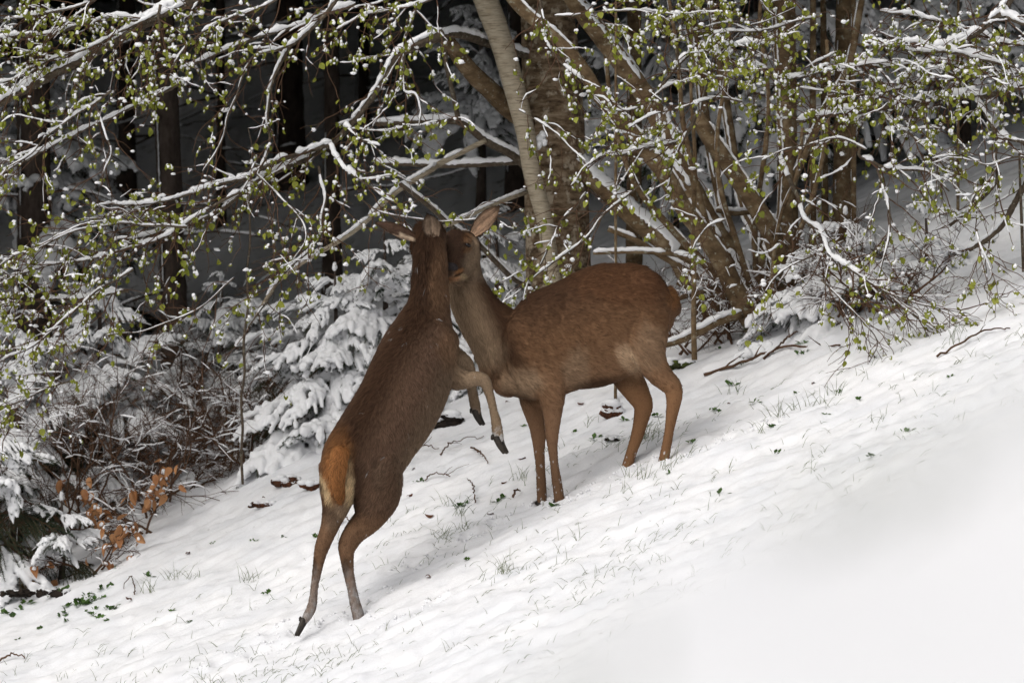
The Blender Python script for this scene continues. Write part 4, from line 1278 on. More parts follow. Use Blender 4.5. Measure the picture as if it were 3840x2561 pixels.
B('side branch trailing off the steep bough into bare hanging twigs', [(1100, 168), (1040, 188), (1000, 197), (950, 215), (930, 250), (890, 350), (855, 440), (835, 530), (760, 640)], 1.1, 0.9, 7, 3, snow=0.7, twigs=0.8, leaves=0.7)
B('main heavy bough sweeping down past the hidden hollow with thick snow', [(1660, 120), (1552, 178), (1480, 225), (1445, 290), (1390, 375), (1319, 463), (1246, 537), (1164, 590), (1042, 640), (960, 682), (890, 740), (820, 792), (740, 832), (600, 872), (470, 900)], 1.6, 1.1, 20, 5, snow=1.2, twigs=1.0, leaves=1.1)
B('slimmer snowy bough running just above the sweeping heavy one', [(1246, 537), (1103, 582), (1000, 622), (919, 667), (817, 695), (694, 736), (592, 756), (470, 769), (380, 760)], 1.3, 1.0, 11, 4, snow=1.3, twigs=1.2, leaves=1.0)
B('leafy lower bough feathering out left of the sweeping one', [(900, 720), (760, 800), (640, 880), (520, 920), (408, 952), (306, 981), (204, 990), (100, 1020), (-20, 1060)], 1.1, 0.9, 8, 4, snow=1.1, twigs=1.5, leaves=1.5)
B('tangle of thin reddish twigs reaching across the dark spruce trunk', [(700, 850), (560, 850), (450, 842), (280, 868), (140, 934), (60, 960), (-20, 1010)], 1.0, 0.8, 6, 3, snow=0.7, twigs=1.6, leaves=1.0)
B('white bough lying across the broad snowy spruce', [(480, 1090), (420, 1102), (327, 1120), (143, 1128), (-20, 1150)], 1.3, 1.1, 8, 6, snow=1.5, twigs=1.3, leaves=1.0)
B('small snowy spur pointing away under the sweeping heavy bough', [(1300, 470), (1319, 480), (1368, 531), (1421, 547)], 1.2, 1.0, 6, 3, snow=1.4, twigs=1.3, leaves=1.5)
B('snow crusted branch ending above the ears of the rearing deer', [(1240, 540), (1262, 590), (1300, 640), (1330, 658), (1397, 709), (1450, 750), (1515, 779), (1523, 815)], 1.2, 0.9, 9, 4, snow=1.5, twigs=1.0, leaves=0.8)
B('thin snowy strand hanging in the dark window above the deer', [(1580, -40), (1560, 33), (1544, 82), (1519, 151), (1519, 204), (1513, 253), (1519, 347), (1552, 353), (1577, 408), (1570, 470)], 1.0, 0.9, 7, 3, snow=1.3, twigs=1.1, leaves=1.2)
B('fine crossing twigs with leaves behind the ears of the deer', [(1330, 730), (1440, 800), (1560, 822), (1700, 830), (1800, 822), (1880, 800)], 1.0, 0.9, 4, 2, snow=0.4, twigs=0.9, leaves=0.6)
B('dangling snowy branch curving down to the small snowy spruce', [(1195, 620), (1205, 680), (1221, 746), (1205, 824), (1201, 885), (1160, 942), (1082, 1010), (1000, 1130), (930, 1230)], 1.3, 1.1, 7, 4, snow=1.2, twigs=1.2, leaves=0.9)
B('leafy twigs in the air over the slim grey spruce trunk', [(960, 650), (1050, 740), (1130, 830), (1150, 900), (1100, 980)], 1.0, 0.9, 5, 2, snow=0.6, twigs=1.4, leaves=0.9)
B('arched thin twig with sparse leaves across the bare shrub', [(880, 1040), (850, 1065), (755, 1152), (653, 1201), (531, 1242), (400, 1255)], 0.9, 0.8, 4, 2, snow=0.3, twigs=0.8, leaves=0.8)
B('low hanging leafy bough over the young spruces at the wood edge', [(500, 1010), (380, 1080), (260, 1180), (150, 1280), (40, 1340), (-30, 1380)], 0.9, 0.8, 6, 3, snow=0.9, twigs=1.5, leaves=1.3)
B('leafy spray over the snowy low spruce', [(260, 1430), (190, 1450), (120, 1480), (60, 1510), (-20, 1540)], 0.9, 0.8, 5, 3, snow=0.8, twigs=2.0, leaves=1.6)
B('dense upper spray of leaves and snow against the sky end of the wood', [(420, -40), (330, 10), (230, 40), (120, 60), (-20, 80)], 0.9, 0.8, 6, 4, snow=1.1, twigs=2.0, leaves=1.8)
B('upper leafy bough crossing over the long straight snowy one', [(1120, -60), (1000, 20), (880, 60), (760, 120), (690, 190), (640, 260)], 0.9, 0.8, 7, 4, snow=1.0, twigs=1.6, leaves=1.7)
B('leafy twigs above the strand hanging in the dark window', [(1700, -40), (1600, 10), (1480, 40), (1360, 60), (1260, 110)], 0.9, 0.8, 6, 3, snow=1.0, twigs=1.5, leaves=1.7)
# right-hand side
B('heavy white forked bough high over the slope', [(3810, -50), (3782, 0), (3750, 52), (3697, 100), (3656, 126), (3595, 162), (3513, 184), (3431, 168), (3360, 175), (3250, 160)], 1.0, 0.9, 18, 7, snow=1.5, twigs=1.4, leaves=0.9)
B('short thick white prong of the fork high over the slope', [(3745, 48), (3790, 66), (3850, 92), (3900, 110)], 1.0, 0.9, 12, 9, snow=1.6, twigs=1.2, leaves=0.7)
B('broad snowy bough entering over the dark hollow on the slope', [(3900, 305), (3840, 324), (3737, 350), (3656, 366), (3533, 362), (3411, 383), (3247, 414), (3084, 440), (2990, 455)], 1.2, 1.5, 14, 10, snow=1.6, twigs=1.0, leaves=0.9)
B('descending snowy branch below the broad snowy bough', [(3300, 420), (3329, 443), (3362, 476), (3411, 496), (3452, 537), (3492, 582), (3533, 614), (3570, 665)], 1.0, 0.9, 8, 4, snow=1.5, twigs=0.9, leaves=1.0)
B('steep snowy branch hooking back above the bent snowy limb', [(3660, 370), (3676, 402), (3729, 492), (3741, 525), (3737, 592), (3740, 642), (3728, 697), (3666, 728), (3640, 770)], 1.0, 0.9, 10, 5, snow=1.6, twigs=0.9, leaves=0.9)
B('snowy side prong leaving the steep hooked branch', [(3737, 506), (3780, 522), (3840, 538), (3900, 560)], 1.0, 0.9, 8, 6, snow=1.6, twigs=1.2, leaves=0.9)
B('zig zag snowy branch over the low pressed down spruce', [(3231, 520), (3219, 584), (3272, 610), (3329, 631), (3452, 639), (3500, 662), (3560, 720)], 1.0, 0.9, 9, 4, snow=1.5, twigs=1.0, leaves=1.0)
B('hanging snowy twig falling from the zig zag branch', [(3286, 636), (3314, 716), (3335, 779), (3335, 891), (3307, 996), (3290, 1060)], 0.9, 0.8, 6, 3, snow=1.2, twigs=0.9, leaves=0.8)
B('long snowy branch diving from the mossy trunk to the ground twigs', [(2930, 590), (2963, 681), (2998, 751), (3019, 821), (3082, 877), (3117, 954), (3159, 989), (3202, 1012), (3300, 1080), (3400, 1155), (3500, 1240)], 1.3, 0.7, 11, 4, snow=1.3, twigs=1.1, leaves=0.8, keep=0.8)
B('bare twiggy fan spreading low over the slope snow', [(3180, 1000), (3260, 1060), (3380, 1120), (3500, 1150), (3640, 1180)], 0.7, 0.6, 6, 2, snow=0.3, twigs=1.7, leaves=0.6)
B('low leafy twigs touching the snow in front of the hazel', [(3080, 1050), (3150, 1120), (3230, 1200), (3290, 1280), (3260, 1360)], 0.6, 0.5, 5, 2, snow=0.3, twigs=1.6, leaves=0.9)
B('leafy twig spray in front of the knee high spruce', [(3050, 960), (2960, 1000), (2900, 1050), (2870, 1090)], 0.8, 0.7, 5, 2, snow=0.8, twigs=1.1, leaves=1.2)
B('bent snowy limb leaning into the slope beside the squat spruce', [(3880, 640), (3826, 725), (3763, 837), (3700, 895), (3636, 935)], 1.2, 1.3, 15, 12, snow=1.5, twigs=0.7, leaves=0.9)
B('thin snowy limb crossing behind the bent one', [(3740, 690), (3693, 737), (3620, 800), (3552, 851)], 1.4, 1.5, 9, 8, snow=1.4, twigs=0.7, leaves=0.6)
B('crooked hanging twig above the outer slope', [(3660, 860), (3673, 911), (3716, 1026), (3694, 1076), (3720, 1120)], 0.7, 0.6, 5, 2, snow=0.3, twigs=1.5, leaves=1.0)
B('snowy branch drooping from the broken hazel knob', [(2612, 425), (2590, 480), (2553, 525), (2492, 545), (2410, 557), (2328, 586), (2260, 588), (2210, 620)], 1.2, 1.0, 10, 4, snow=1.5, twigs=1.1, leaves=1.1)
B('steep snowy prong under the broken hazel knob', [(2592, 478), (2549, 553), (2528, 598), (2516, 650), (2505, 700)], 1.1, 1.0, 7, 3, snow=1.4, twigs=1.2, leaves=1.2)
B('snowy twig crossing the thick beech trunk high up', [(2015, -40), (2030, 20), (2042, 106), (2055, 165), (2083, 210), (2124, 251), (2185, 304), (2238, 386), (2290, 430)], 1.2, 1.0, 7, 4, snow=1.4, twigs=1.2, leaves=1.6)
B('arched snowy branch between the hazel stems', [(2471, 353), (2492, 304), (2553, 231), (2614, 182), (2655, 165), (2716, 182), (2800, 165), (2900, 170)], 1.4, 1.2, 8, 5, snow=1.5, twigs=1.4, leaves=1.3)
B('slender reddish shoot curving up through the leaves', [(2625, 440), (2639, 349), (2675, 255), (2716, 190), (2798, 104), (2880, 80), (2985, 30)], 0.9, 0.8, 5, 2, snow=0.3, twigs=1.3, leaves=1.6)
B('slender bowed shoot beside the reddish one', [(2566, 340), (2537, 165), (2565, 61), (2590, 10)], 0.9, 0.8, 5, 3, snow=0.2, twigs=1.4, leaves=1.7)
B('level leafy twig across the trunks near the crown', [(2080, 62), (2149, 55), (2328, 39), (2451, 43), (2569, 59), (2660, 50)], 0.9, 0.8, 4, 3, snow=0.8, twigs=1.7, leaves=2.0)
B('leafy spray hugging the middle of the thick beech trunk', [(1945, 415), (1990, 440), (2083, 500), (2150, 562), (2200, 600)], 1.2, 1.0, 4, 2, snow=0.8, twigs=1.1, leaves=1.3)
B('drooping leafy spray at the foot of the thick beech trunk', [(2200, 720), (2177, 749), (2156, 785), (2106, 828), (2070, 911), (2010, 1020), (1950, 1090)], 1.0, 0.9, 5, 3, snow=1.0, twigs=1.0, leaves=1.2)
B('snowy leafy twig sloping down towards the deer back', [(2400, 690), (2377, 713), (2263, 813), (2200, 890), (2100, 965), (2000, 1040)], 0.9, 0.8, 5, 3, snow=1.0, twigs=0.9, leaves=1.1)
B('white fringed leafy bough in front of the mossy trunk', [(2800, 240), (2880, 263), (2929, 296), (3023, 288), (3125, 263), (3240, 240), (3330, 230)], 1.0, 0.9, 7, 4, snow=1.4, twigs=1.7, leaves=1.6)
B('snow heaped branch between the white fork and the broad bough', [(3200, 235), (3247, 243), (3340, 252), (3411, 250), (3500, 236), (3560, 240)], 1.0, 0.9, 10, 6, snow=1.8, twigs=1.5, leaves=1.2)
B('snow heaped branch just under the white fork', [(3380, 180), (3439, 198), (3537, 194), (3620, 206), (3690, 226), (3790, 250)], 0.9, 0.9, 10, 6, snow=1.8, twigs=1.6, leaves=1.2)
B('leafy bough low across the straight brown saplings', [(3600, 300), (3450, 320), (3330, 345), (3231, 350), (3120, 345), (3000, 330)], 1.0, 0.9, 7, 3, snow=1.1, twigs=1.8, leaves=1.5)
B('green leafy spray over the leaning hazel stem', [(3250, 560), (3150, 520), (3050, 540), (2960, 560), (2860, 600)], 0.9, 0.8, 5, 3, snow=0.8, twigs=1.3, leaves=1.4)
B('leafy twigs between the hazel stems and the thick trunk', [(2600, 300), (2500, 330), (2400, 400), (2320, 420), (2250, 400)], 1.0, 0.9, 5, 3, snow=0.9, twigs=1.2, leaves=1.4)
B('lower leafy twigs before the leaning hazel stems', [(2780, 380), (2680, 370), (2560, 400), (2450, 430), (2360, 480)], 0.9, 0.8, 5, 3, snow=0.9, twigs=1.1, leaves=1.3)
B('upper leaves over the shaded snowy spruce crowns', [(3080, 60), (2960, 90), (2840, 120), (2720, 120), (2620, 140)], 0.9, 0.8, 6, 3, snow=1.1, twigs=1.8, leaves=1.6)
B('uppermost snowy spray above the white fork', [(3900, 160), (3800, 170), (3700, 140), (3560, 90), (3420, 60), (3300, 40)], 1.2, 1.1, 8, 4, snow=1.4, twigs=1.5, leaves=1.0)
B('snowy twigs lining the outer end of the broad bough', [(3900, 260), (3820, 270), (3720, 290), (3620, 300), (3540, 290)], 1.0, 0.9, 6, 3, snow=1.3, twigs=1.8, leaves=1.5)
B('spare leafy twigs over the dark hollow on the slope', [(3900, 600), (3800, 590), (3700, 620), (3600, 580), (3500, 600)], 0.9, 0.8, 5, 2, snow=0.8, twigs=1.2, leaves=1.2)
B('leafy twig above the rump of the standing deer', [(2720, 820), (2660, 850), (2620, 900), (2590, 960)], 1.0, 0.9, 4, 2, snow=0.9, twigs=1.2, leaves=1.3)

sn = MB()
for (x, y, r, yy) in [(2022, 525, 18, 2.62), (2032, 508, 16, 2.63), (2020, 545, 14, 2.60), (2040, 535, 13, 2.61)]:
    lump(sn, P(x, y, yy), r * PXM, 0, (1.0, 0.9, 1.2), 0.25, 8, 10)
snow_run(sn, crom([P(1966, 690, 2.6), P(1976, 780, 2.6), P(1990, 860, 2.6), P(2010, 950, 2.6)], 20), 0.010, 0.045, 0.5, 8, 0.9, 3.3)
tag(add_obj('snow', sn.mesh('lodged_snow', [M['snow']]), beech), kind='stuff')

# ------------------------------------------------------------------ bare shrubs
def shrub(name, label, px, py, y, h, n, spread=0.8, group='bare shrubs at the wood edge', snow=0.26, leaves=0, leafset=None, tint='twig', lean=(0, 0, 0)):
    base = P(px, py, y)
    root = thing(name, label, 'shrub', tuple(base), group)
    wood, sn = MB(), MB()
    nodes = []
    def grow(p0, d, L, r, depth):
        w = walk(p0, d, L, 0.035, -0.01 + 0.02 * (3 - depth), 0.13)
        rr = np.linspace(r, r * 0.45, len(w))
        tube(wood, w, rr, 6 if depth == 3 else 4, 0, 0, 1, False)
        if rng.random() < snow:
            snow_run(sn, w, rr, 0.007 + rr * 0.6, 0.5, 6, rng.uniform(0.45, 0.8), rng.uniform(0, 60))
        if depth < 3:
            nodes.extend(w[1:])
        if depth > 0:
            for q in range(rng.integers(4, 8) if depth > 1 else rng.integers(2, 5)):
                j = rng.integers(max(1, len(w)//4), len(w))
                dd = (w[j] - w[j-1]) / np.linalg.norm(w[j] - w[j-1]) + 0.75 * rng.standard_normal(3) * np.array((1, 0.6, 0.7)) + np.array(lean) * 0.3
                grow(w[j], dd, L * rng.uniform(0.42, 0.7), max(rr[j] * 0.62, 0.0015), depth - 1)
    for q in range(n):
        d = np.array((rng.normal(0, spread), rng.normal(-0.15, 0.4), 1.0)) + np.array(lean)
        grow(base + rng.normal(0, 0.05, 3) * np.array((1, 1, 0)), d, h * rng.uniform(0.6, 1.0), 0.0085, 3)
    add_obj('stems', wood.mesh('stems', [M[tint]]), root)
    if sn.n:
        tag(add_obj('snow', sn.mesh('snow', [M['snow']]), root), kind='stuff')
    if leaves:
        pick = rng.permutation(len(nodes))[:leaves]
        for i in pick:
            o = bpy.data.objects.new('leaf', leafset[rng.integers(len(leafset))]); COL.objects.link(o)
            put_under(o, root)
            o.matrix_basis = Matrix.Translation(Vector(nodes[i])) @ Euler((rng.normal(-0.3, 0.5), rng.normal(0, 0.5), rng.uniform(-1.4, 1.4))).to_matrix().to_4x4() @ Matrix.Scale(rng.uniform(0.7, 1.15), 4)
    return root

def shrub_g(name, label, px, py, h, n, **kw):
    g = gpt(px, py)
    gx_, gy_ = to_px(g[None])
    return shrub(name, label, px, py, g[1], h, n, **kw)
shrub_g('bare_shrub', 'bare dark twigged shrub with snow lines, rising behind the rearing deer', 780, 1740, 0.75, 5, spread=0.55)
shrub_g('bare_shrub', 'tangled brown bare shrub in front of the broad snowy spruce', 520, 1800, 0.70, 6, spread=0.8)
shrub_g('bare_shrub', 'low matted brown shrub over the dark snow hollow', 330, 1780, 0.55, 6, spread=0.9, snow=0.3)
shrub_g('bare_shrub', 'small bare shrub leaning on the snow bank', 1010, 1640, 0.45, 4, spread=0.8)
shrub_g('bare_shrub', 'snowy thin shrub under the dangling snowy branch', 960, 1500, 0.50, 4, spread=0.7)
shrub_g('bare_shrub', 'flat twiggy shrub trailing towards the dry leaves', 640, 1880, 0.45, 5, spread=1.3, lean=(-0.4, 0, -0.5))
shrub_g('bare_shrub', 'wide bare shrub with reddish shoots before the spruce bowed under snow', 690, 1700, 0.80, 6, spread=0.7, snow=0.3)
shrub_g('bare_shrub', 'dense dark thicket of bare twigs above the dry orange leaves', 430, 1900, 0.55, 7, spread=1.0, snow=0.28)
shrub_g('bare_shrub', 'bare brown thicket reaching over the low snowy spruce', 200, 1850, 0.60, 6, spread=1.0, snow=0.28)
shrub_g('bare_shrub', 'bare shrub between the thin tall sapling and the dark root clump', 870, 1780, 0.60, 5, spread=0.7, snow=0.3)
shrub_g('bare_shrub', 'twiggy shrub fanned out before the low pressed down spruce', 3330, 1170, 0.40, 5, spread=1.1, snow=0.3)
shrub_g('bare_shrub', 'tall bare shrub in front of the broad young spruce', 300, 2040, 0.95, 6, spread=0.6, snow=0.25)
shrub_g('bare_shrub', 'tall twiggy shrub before the young spruce with heavy snow', 110, 2100, 0.90, 6, spread=0.6, snow=0.25)
shrub_g('bare_shrub', 'upright bare shrub between the tangled shrub and the dry leaves', 560, 1940, 0.85, 5, spread=0.6, snow=0.25)
shrub_g('bare_shrub', 'brown twig thicket between the hazel clump and the thick trunk', 2600, 1330, 0.45, 5, spread=0.9, snow=0.3)
shrub_g('bare_shrub', 'snow dusted thicket filling the gap under the hanging snowy twig', 3060, 1180, 0.50, 6, spread=0.9, snow=0.35)
shrub_g('bare_shrub', 'dark little shrub at the foot of the hazel clump', 2720, 1290, 0.40, 5, spread=0.9, snow=0.3)
shrub_g('bare_shrub', 'twiggy shrub growing through the low pressed down spruce', 3200, 1190, 0.45, 5, spread=1.0, snow=0.4)
shrub_g('beech_sapling', 'little beech sapling keeping its dry orange leaves dusted with snow', 560, 2000, 0.36, 3, spread=1.1, leaves=60, leafset=DEAD, group=None, lean=(-0.5, -0.3, -0.2))
shrub_g('beech_sapling', 'second dry leaved beech sapling beside the low snowy spruce', 330, 2150, 0.34, 3, spread=1.1, leaves=34, leafset=DEAD, group=None, lean=(-0.5, -0.3, -0.1))

# ------------------------------------------------------------------ things lying on the snow
def ground_twig(label, pts, w, forks=1, snow=0.3):
    p3 = np.array([gpt(x, y) for x, y in pts])
    p3[:, 2] += 0.012 + np.array([0.02 * math.sin(3.1 * i / (len(pts)-1)) for i in range(len(pts))])
    p = crom(p3, max(8, len(pts) * 5))
    p = p + 0.004 * rng.standard_normal(p.shape)
    mb, sn = MB(), MB()
    r = np.linspace(w, w * 0.5, len(p)) * PXM
    tube(mb, p, r, 6)
    for q in range(forks):
        j = rng.integers(2, len(p) - 2)
        d = (p[j+1] - p[j]) / np.linalg.norm(p[j+1] - p[j]) + np.array((rng.normal(0, .5), rng.normal(0, .4), rng.uniform(0.2, 0.9)))
        t2 = walk(p[j], d, rng.uniform(0.05, 0.16), 0.03, 0.02, 0.15)
        tube(mb, t2, np.linspace(r[j] * 0.7, 0.001, len(t2)), 5)
    root = thing('fallen_twig', label, 'twig', tuple(p[0]), 'twigs fallen on the snow')
    add_obj('wood', mb.mesh('fallen_twig', [M['twig']]), root)
    if snow:
        snow_run(sn, p, r, 0.008, 0.5, 6, snow, rng.uniform(0, 40))
        if sn.n:
            tag(add_obj('snow', sn.mesh('snow', [M['snow']]), root), kind='stuff')
ground_twig('long brown fallen branch lying on snow in front of the hazel', [(2640, 1418), (2760, 1385), (2880, 1345), (2960, 1318), (3150, 1308)], 7, 3, 0.35)
ground_twig('short forked stick propped on the long fallen branch', [(2865, 1360), (2910, 1325), (2960, 1280), (2995, 1255)], 6, 1, 0.6)
ground_twig('straight brown stick lying high on the outer slope', [(3510, 1352), (3600, 1312), (3700, 1262), (3785, 1242)], 5, 1, 0)
ground_twig('dark curved twig on the snow under the raised hoof', [(1650, 1717), (1690, 1680), (1760, 1664), (1815, 1647)], 3, 1, 0)
ground_twig('angled dark twig beside the dangling fore hoof', [(1770, 1688), (1792, 1712), (1815, 1735), (1828, 1748)], 4, 0, 0)
ground_twig('small forked twig below the belly of the rearing deer', [(1593, 1818), (1620, 1800), (1660, 1797), (1690, 1793)], 3, 2, 0)
ground_twig('bent brown twig standing in snow before the forelegs', [(1782, 1895), (1780, 1862), (1768, 1830), (1752, 1808)], 3, 0, 0)
ground_twig('dark twig on the snow near the belly of the rearing deer', [(1548, 1705), (1590, 1694), (1640, 1700)], 3, 1, 0)
ground_twig('little stick lying below the standing deer shadow', [(1922, 1872), (1938, 1862), (1952, 1855)], 5, 0, 0)
ground_twig('hooked black twig on the lower snow by the low spruce', [(505, 2235), (500, 2205), (488, 2180), (462, 2212)], 3, 0, 0)
ground_twig('dark twig at the low corner of the slope', [(-10, 2492), (40, 2480), (95, 2474)], 5, 1, 0)
ground_twig('short dark twig between the hind legs of the rearing deer', [(1270, 1975), (1290, 1968), (1308, 1965)], 4, 0, 0)

def fallen_leaf(px, py, s=1.0):
    g = gpt(px, py)
    mb = MB(); leaf_blade(mb, 0.05 * s, 0.034 * s, 0.7, 0.35, 0)
    o = add_obj('fallen_leaf', mb.mesh('fallen_leaf', [M['brown_leaf']]))
    o.location = g + np.array((0, 0, 0.012))
    o.rotation_euler = (rng.uniform(0.9, 1.5), rng.uniform(-.4, .4), rng.uniform(0, 6))
    tag(o, 'dark brown curled beech leaf lying on the snow', 'leaf', 'fallen leaves on the snow')
for px_, py_ in [(1625, 1942), (1608, 2166), (1850, 1930), (492, 2250), (1898, 1512), (1510, 1770), (1552, 1765), (1970, 1725), (1240, 1862), (2165, 1520), (1880, 1820), (985, 1870), (2730, 1520), (3050, 1440), (1530, 1865), (700, 2080)]:
    fallen_leaf(px_, py_, rng.uniform(0.7, 1.15))

def weed(px, py, s=1.0):
    g = gpt(px, py)
    mb = MB()
    for q in range(rng.integers(5, 10)):
        a = rng.uniform(0, 6.28); el = rng.uniform(0.2, 1.2); L = 0.035 * s * rng.uniform(0.6, 1.3)
        d = np.array((math.cos(a)*math.cos(el), math.sin(a)*math.cos(el), math.sin(el)))
        sd = np.cross(d, (0, 0, 1.0)); sd /= np.linalg.norm(sd)
        c = np.array((rng.normal(0, .012), rng.normal(0, .012), 0.0)) * s
        mb.add([c, c + d*L*0.5 + sd*L*0.3, c + d*L + np.array((0, 0, -0.2*L)), c + d*L*0.5 - sd*L*0.3], [[0, 1, 2, 3]])
    o = add_obj('weed', mb.mesh('weed', [M['weed']], False))
    o.location = g + np.array((0, 0, -0.003))
    tag(o, 'small green weed poking through the snow', 'weed', 'small weeds poking through the snow')
wd = [(945, 2030), (800, 2045), (1000, 2230), (560, 2160), (1730, 1905), (1870, 1880), (1880, 1868), (1570, 1807), (1755, 2100), (2085, 1895), (2150, 1625), (2350, 1580), (2680, 1545), (2690, 1550), (2600, 1660), (2455, 1560),
      (2910, 1700), (2890, 1600), (3100, 1560), (3270, 1715), (2750, 1450), (3010, 1330), (3150, 1480), (3010, 1290), (2700, 1310), (3220, 1500), (2510, 1775), (1420, 1945), (1180, 2015), (1060, 2020), (715, 2330), (640, 2290),
      (400, 2330), (250, 2330), (150, 2360), (60, 2400), (330, 2240), (430, 2130), (2985, 1480), (2700, 1850), (2840, 1510), (2230, 1650), (2070, 1900), (3400, 1620), (3560, 1420), (2400, 1640), (1960, 1600)]
for px_, py_ in wd:
    weed(px_, py_, rng.uniform(0.7, 1.3))
for q in range(34):
    weed(rng.uniform(-20, 420), 2200 + rng.uniform(0, 120), rng.uniform(0.7, 1.5))

def grass():
    V, F, n = [], [], 0
    def blade(b, L, d, w):
        nonlocal n
        sd = np.cross(d, (0.2, 1, 0.1)); sd /= np.linalg.norm(sd) + 1e-9
        up = np.array((0, 0, 1.0))
        p0 = b; p1 = b + d*L*0.45 + up*L*0.25; p2 = b + d*L*0.95 + up*L*0.22
        V.extend([p0 - sd*w, p0 + sd*w, p1 + sd*w*0.8, p1 - sd*w*0.8, p2])
        F.extend([[n, n+1, n+2, n+3], [n+3, n+2, n+4]]); n += 5
    tufts = [gpt(x, y) for x, y in [(1710, 1930), (1700, 1900), (1660, 2020), (1890, 2140), (1880, 2150), (1740, 1990), (2930, 1560), (2870, 1620), (2990, 1540), (2420, 1800), (2380, 1790), (2330, 1850), (2500, 1760), (2560, 1720), (930, 2180), (640, 2180), (720, 2170), (560, 2220), (2160, 2030),
             (3130, 1480), (3060, 1520), (3300, 1590), (2190, 1600), (2070, 1690), (2430, 1640), (2440, 1660), (1950, 1800), (3580, 1290), (3600, 1250), (2750, 1480)]]
    for g in tufts:
        for q in range(rng.integers(7, 18)):
            b = g + np.array((rng.normal(0, .035), rng.normal(0, .035), -0.006))
            d = np.array((rng.normal(0, .55), rng.normal(-0.1, .5), rng.uniform(0.15, 0.9)))
            blade(b, rng.uniform(0.04, 0.13), d / np.linalg.norm(d), 0.0013)
    xs, ys = rng.uniform(-3.2, 3.2, 60000), rng.uniform(-8, 1.6, 60000)
    dens = fbm(xs * 1.3, ys * 1.3, 4.4, 3)
    keep = (rng.random(60000) < 0.03 + 0.20 * sstep(0.2, 1.0, dens)) & (ys < 0.9 + 0.25 * xs * 0)
    xs, ys = xs[keep], ys[keep]
    zs = gz(xs, ys)
    for x, y, z in zip(xs, ys, zs):
        for q in range(rng.integers(1, 3)):
            d = np.array((rng.normal(0.35, .6), rng.normal(-0.2, .5), rng.uniform(0.02, 0.5)))
            blade(np.array((x + rng.normal(0, .01), y + rng.normal(0, .01), z - 0.004)), rng.uniform(0.025, 0.085), d / np.linalg.norm(d), 0.0013)
    # grass on the bank near the photographer
    for q in range(8):
        cx, cy = rng.uniform(-0.10, 0.36), rng.uniform(-37.2, -36.2)
        for w in range(rng.integers(8, 26)):
            x, y = cx + rng.normal(0, .022), cy + rng.normal(0, .05)
            d = np.array((rng.normal(0, .6), rng.normal(0, .5), rng.uniform(0.05, 0.5)))
            blade(np.array((x, y, gz(np.array([x]), np.array([y]))[0] - 0.004)), rng.uniform(0.02, 0.05), d / np.linalg.norm(d), 0.0012)
    mb = MB(); mb.v = [np.array(V)]; mb.f = F; mb.m = [0]*len(F); mb.n = n
    tag(add_obj('grass', mb.mesh('grass', [M['grass']], False)), 'scattered grass blades sticking out of the snow', 'grass', None, 'stuff')
grass()

def mound(name, label, cat, px, py, w, h, d, mat, snow=0.6, jag=0.28, bits=16):
    """rotten stump, root or clod with snow lodged on it"""
    g = gpt(px, py)
    root = thing(name, label, cat, tuple(g))
    mb, sn = MB(), MB()
    for q in range(bits):
        c = g + np.array((rng.uniform(-1, 1)*w*0.7, rng.uniform(-.5, .5)*d, rng.uniform(0, 0.55)*h))
        lump(mb, c, rng.uniform(0.18, 0.42)*h, 0, (rng.uniform(0.7, 2.0), 0.8, rng.uniform(0.6, 1.3)), jag, 7, 9)
        if rng.random() < snow:
            lump(sn, c + np.array((0, 0.0, h*0.26)), rng.uniform(0.2, 0.42)*h, 0, (1.5, 1.2, 0.8), 0.14, 7, 9)
    add_obj('wood', mb.mesh(name, [M[mat]]), root)
    if sn.n:
        tag(add_obj('snow', sn.mesh('snow', [M['snow']]), root), kind='stuff')
    return root
mound('rotten_stump', 'small rotten reddish stump capped with snow behind the deer legs', 'stump', 2300, 1560, 0.05, 0.085, 0.05, 'rot', 0.8)
mound('root_hole', 'black root plate of earth showing beneath the rearing deer belly', 'root', 1665, 1600, 0.10, 0.09, 0.06, 'soil', 0.3)
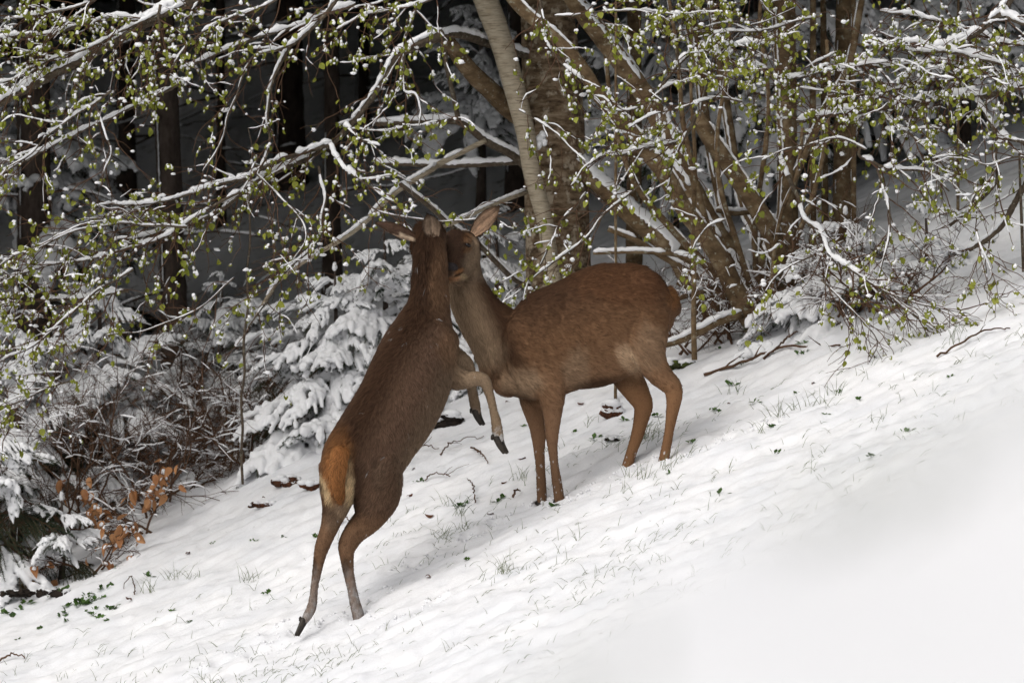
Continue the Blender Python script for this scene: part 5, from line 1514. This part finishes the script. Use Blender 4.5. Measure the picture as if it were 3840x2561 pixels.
mound('mossy_log', 'mossy log end beside the rump of the standing deer', 'log', 2545, 1385, 0.09, 0.065, 0.05, 'moss', 0.5)
mound('rotten_log', 'broken brown rotten log under snow behind the orange rump', 'log', 1080, 1830, 0.10, 0.06, 0.05, 'rot', 0.9, bits=22)
mound('rotten_log', 'long crumbling rotten log lying in snow below the broken one', 'log', 1000, 1900, 0.13, 0.035, 0.04, 'rot', 0.7, bits=20)
mound('rotten_log', 'reddish chunk of rotten wood near the hind legs of the rearing deer', 'log', 1160, 1845, 0.06, 0.055, 0.05, 'rot', 0.8)
mound('earth_clod', 'dark earth clod with snow beside the low legs of the standing deer', 'clod', 2300, 1655, 0.06, 0.035, 0.03, 'soil', 0.8)
mound('earth_clod', 'dark mossy clump at the bank under the snowy spruces', 'clod', 1130, 1530, 0.06, 0.09, 0.05, 'moss', 0.3)
mound('earth_clod', 'brown root clump hanging over the bank beside the rearing deer', 'clod', 1250, 1490, 0.06, 0.06, 0.05, 'rot', 0.4)
mound('earth_clod', 'dark hollow root clump at the end of the bare shrubs', 'clod', 1065, 1680, 0.06, 0.07, 0.05, 'soil', 0.3)
mound('earth_clod', 'dark earth and needles bared under the low snowy spruce', 'clod', 170, 2235, 0.34, 0.045, 0.25, 'soil', 0.15, bits=90)
mound('earth_clod', 'bare dark earth beneath the tangled brown shrub', 'clod', 420, 2020, 0.26, 0.045, 0.2, 'soil', 0.2, bits=60)
# crumbs of snow thrown up round the hooves
cr = MB()
for hx, hy, hr, hd in PRINTS:
    for q in range(14):
        a = rng.uniform(0, 6.28); r_ = hr * rng.uniform(1.0, 3.2)
        x, y = hx + r_ * math.cos(a), hy + r_ * math.sin(a)
        lump(cr, np.array((x, y, gz(np.array([x]), np.array([y]))[0] + 0.002)), rng.uniform(0.004, 0.012), 0, (1, 1, 0.8), 0.2, 5, 6)
tag(add_obj('snow_crumbs', cr.mesh('snow_crumbs', [M['snow']])), 'loose crumbs of snow scattered round the hoof prints', 'snow', None, 'stuff')
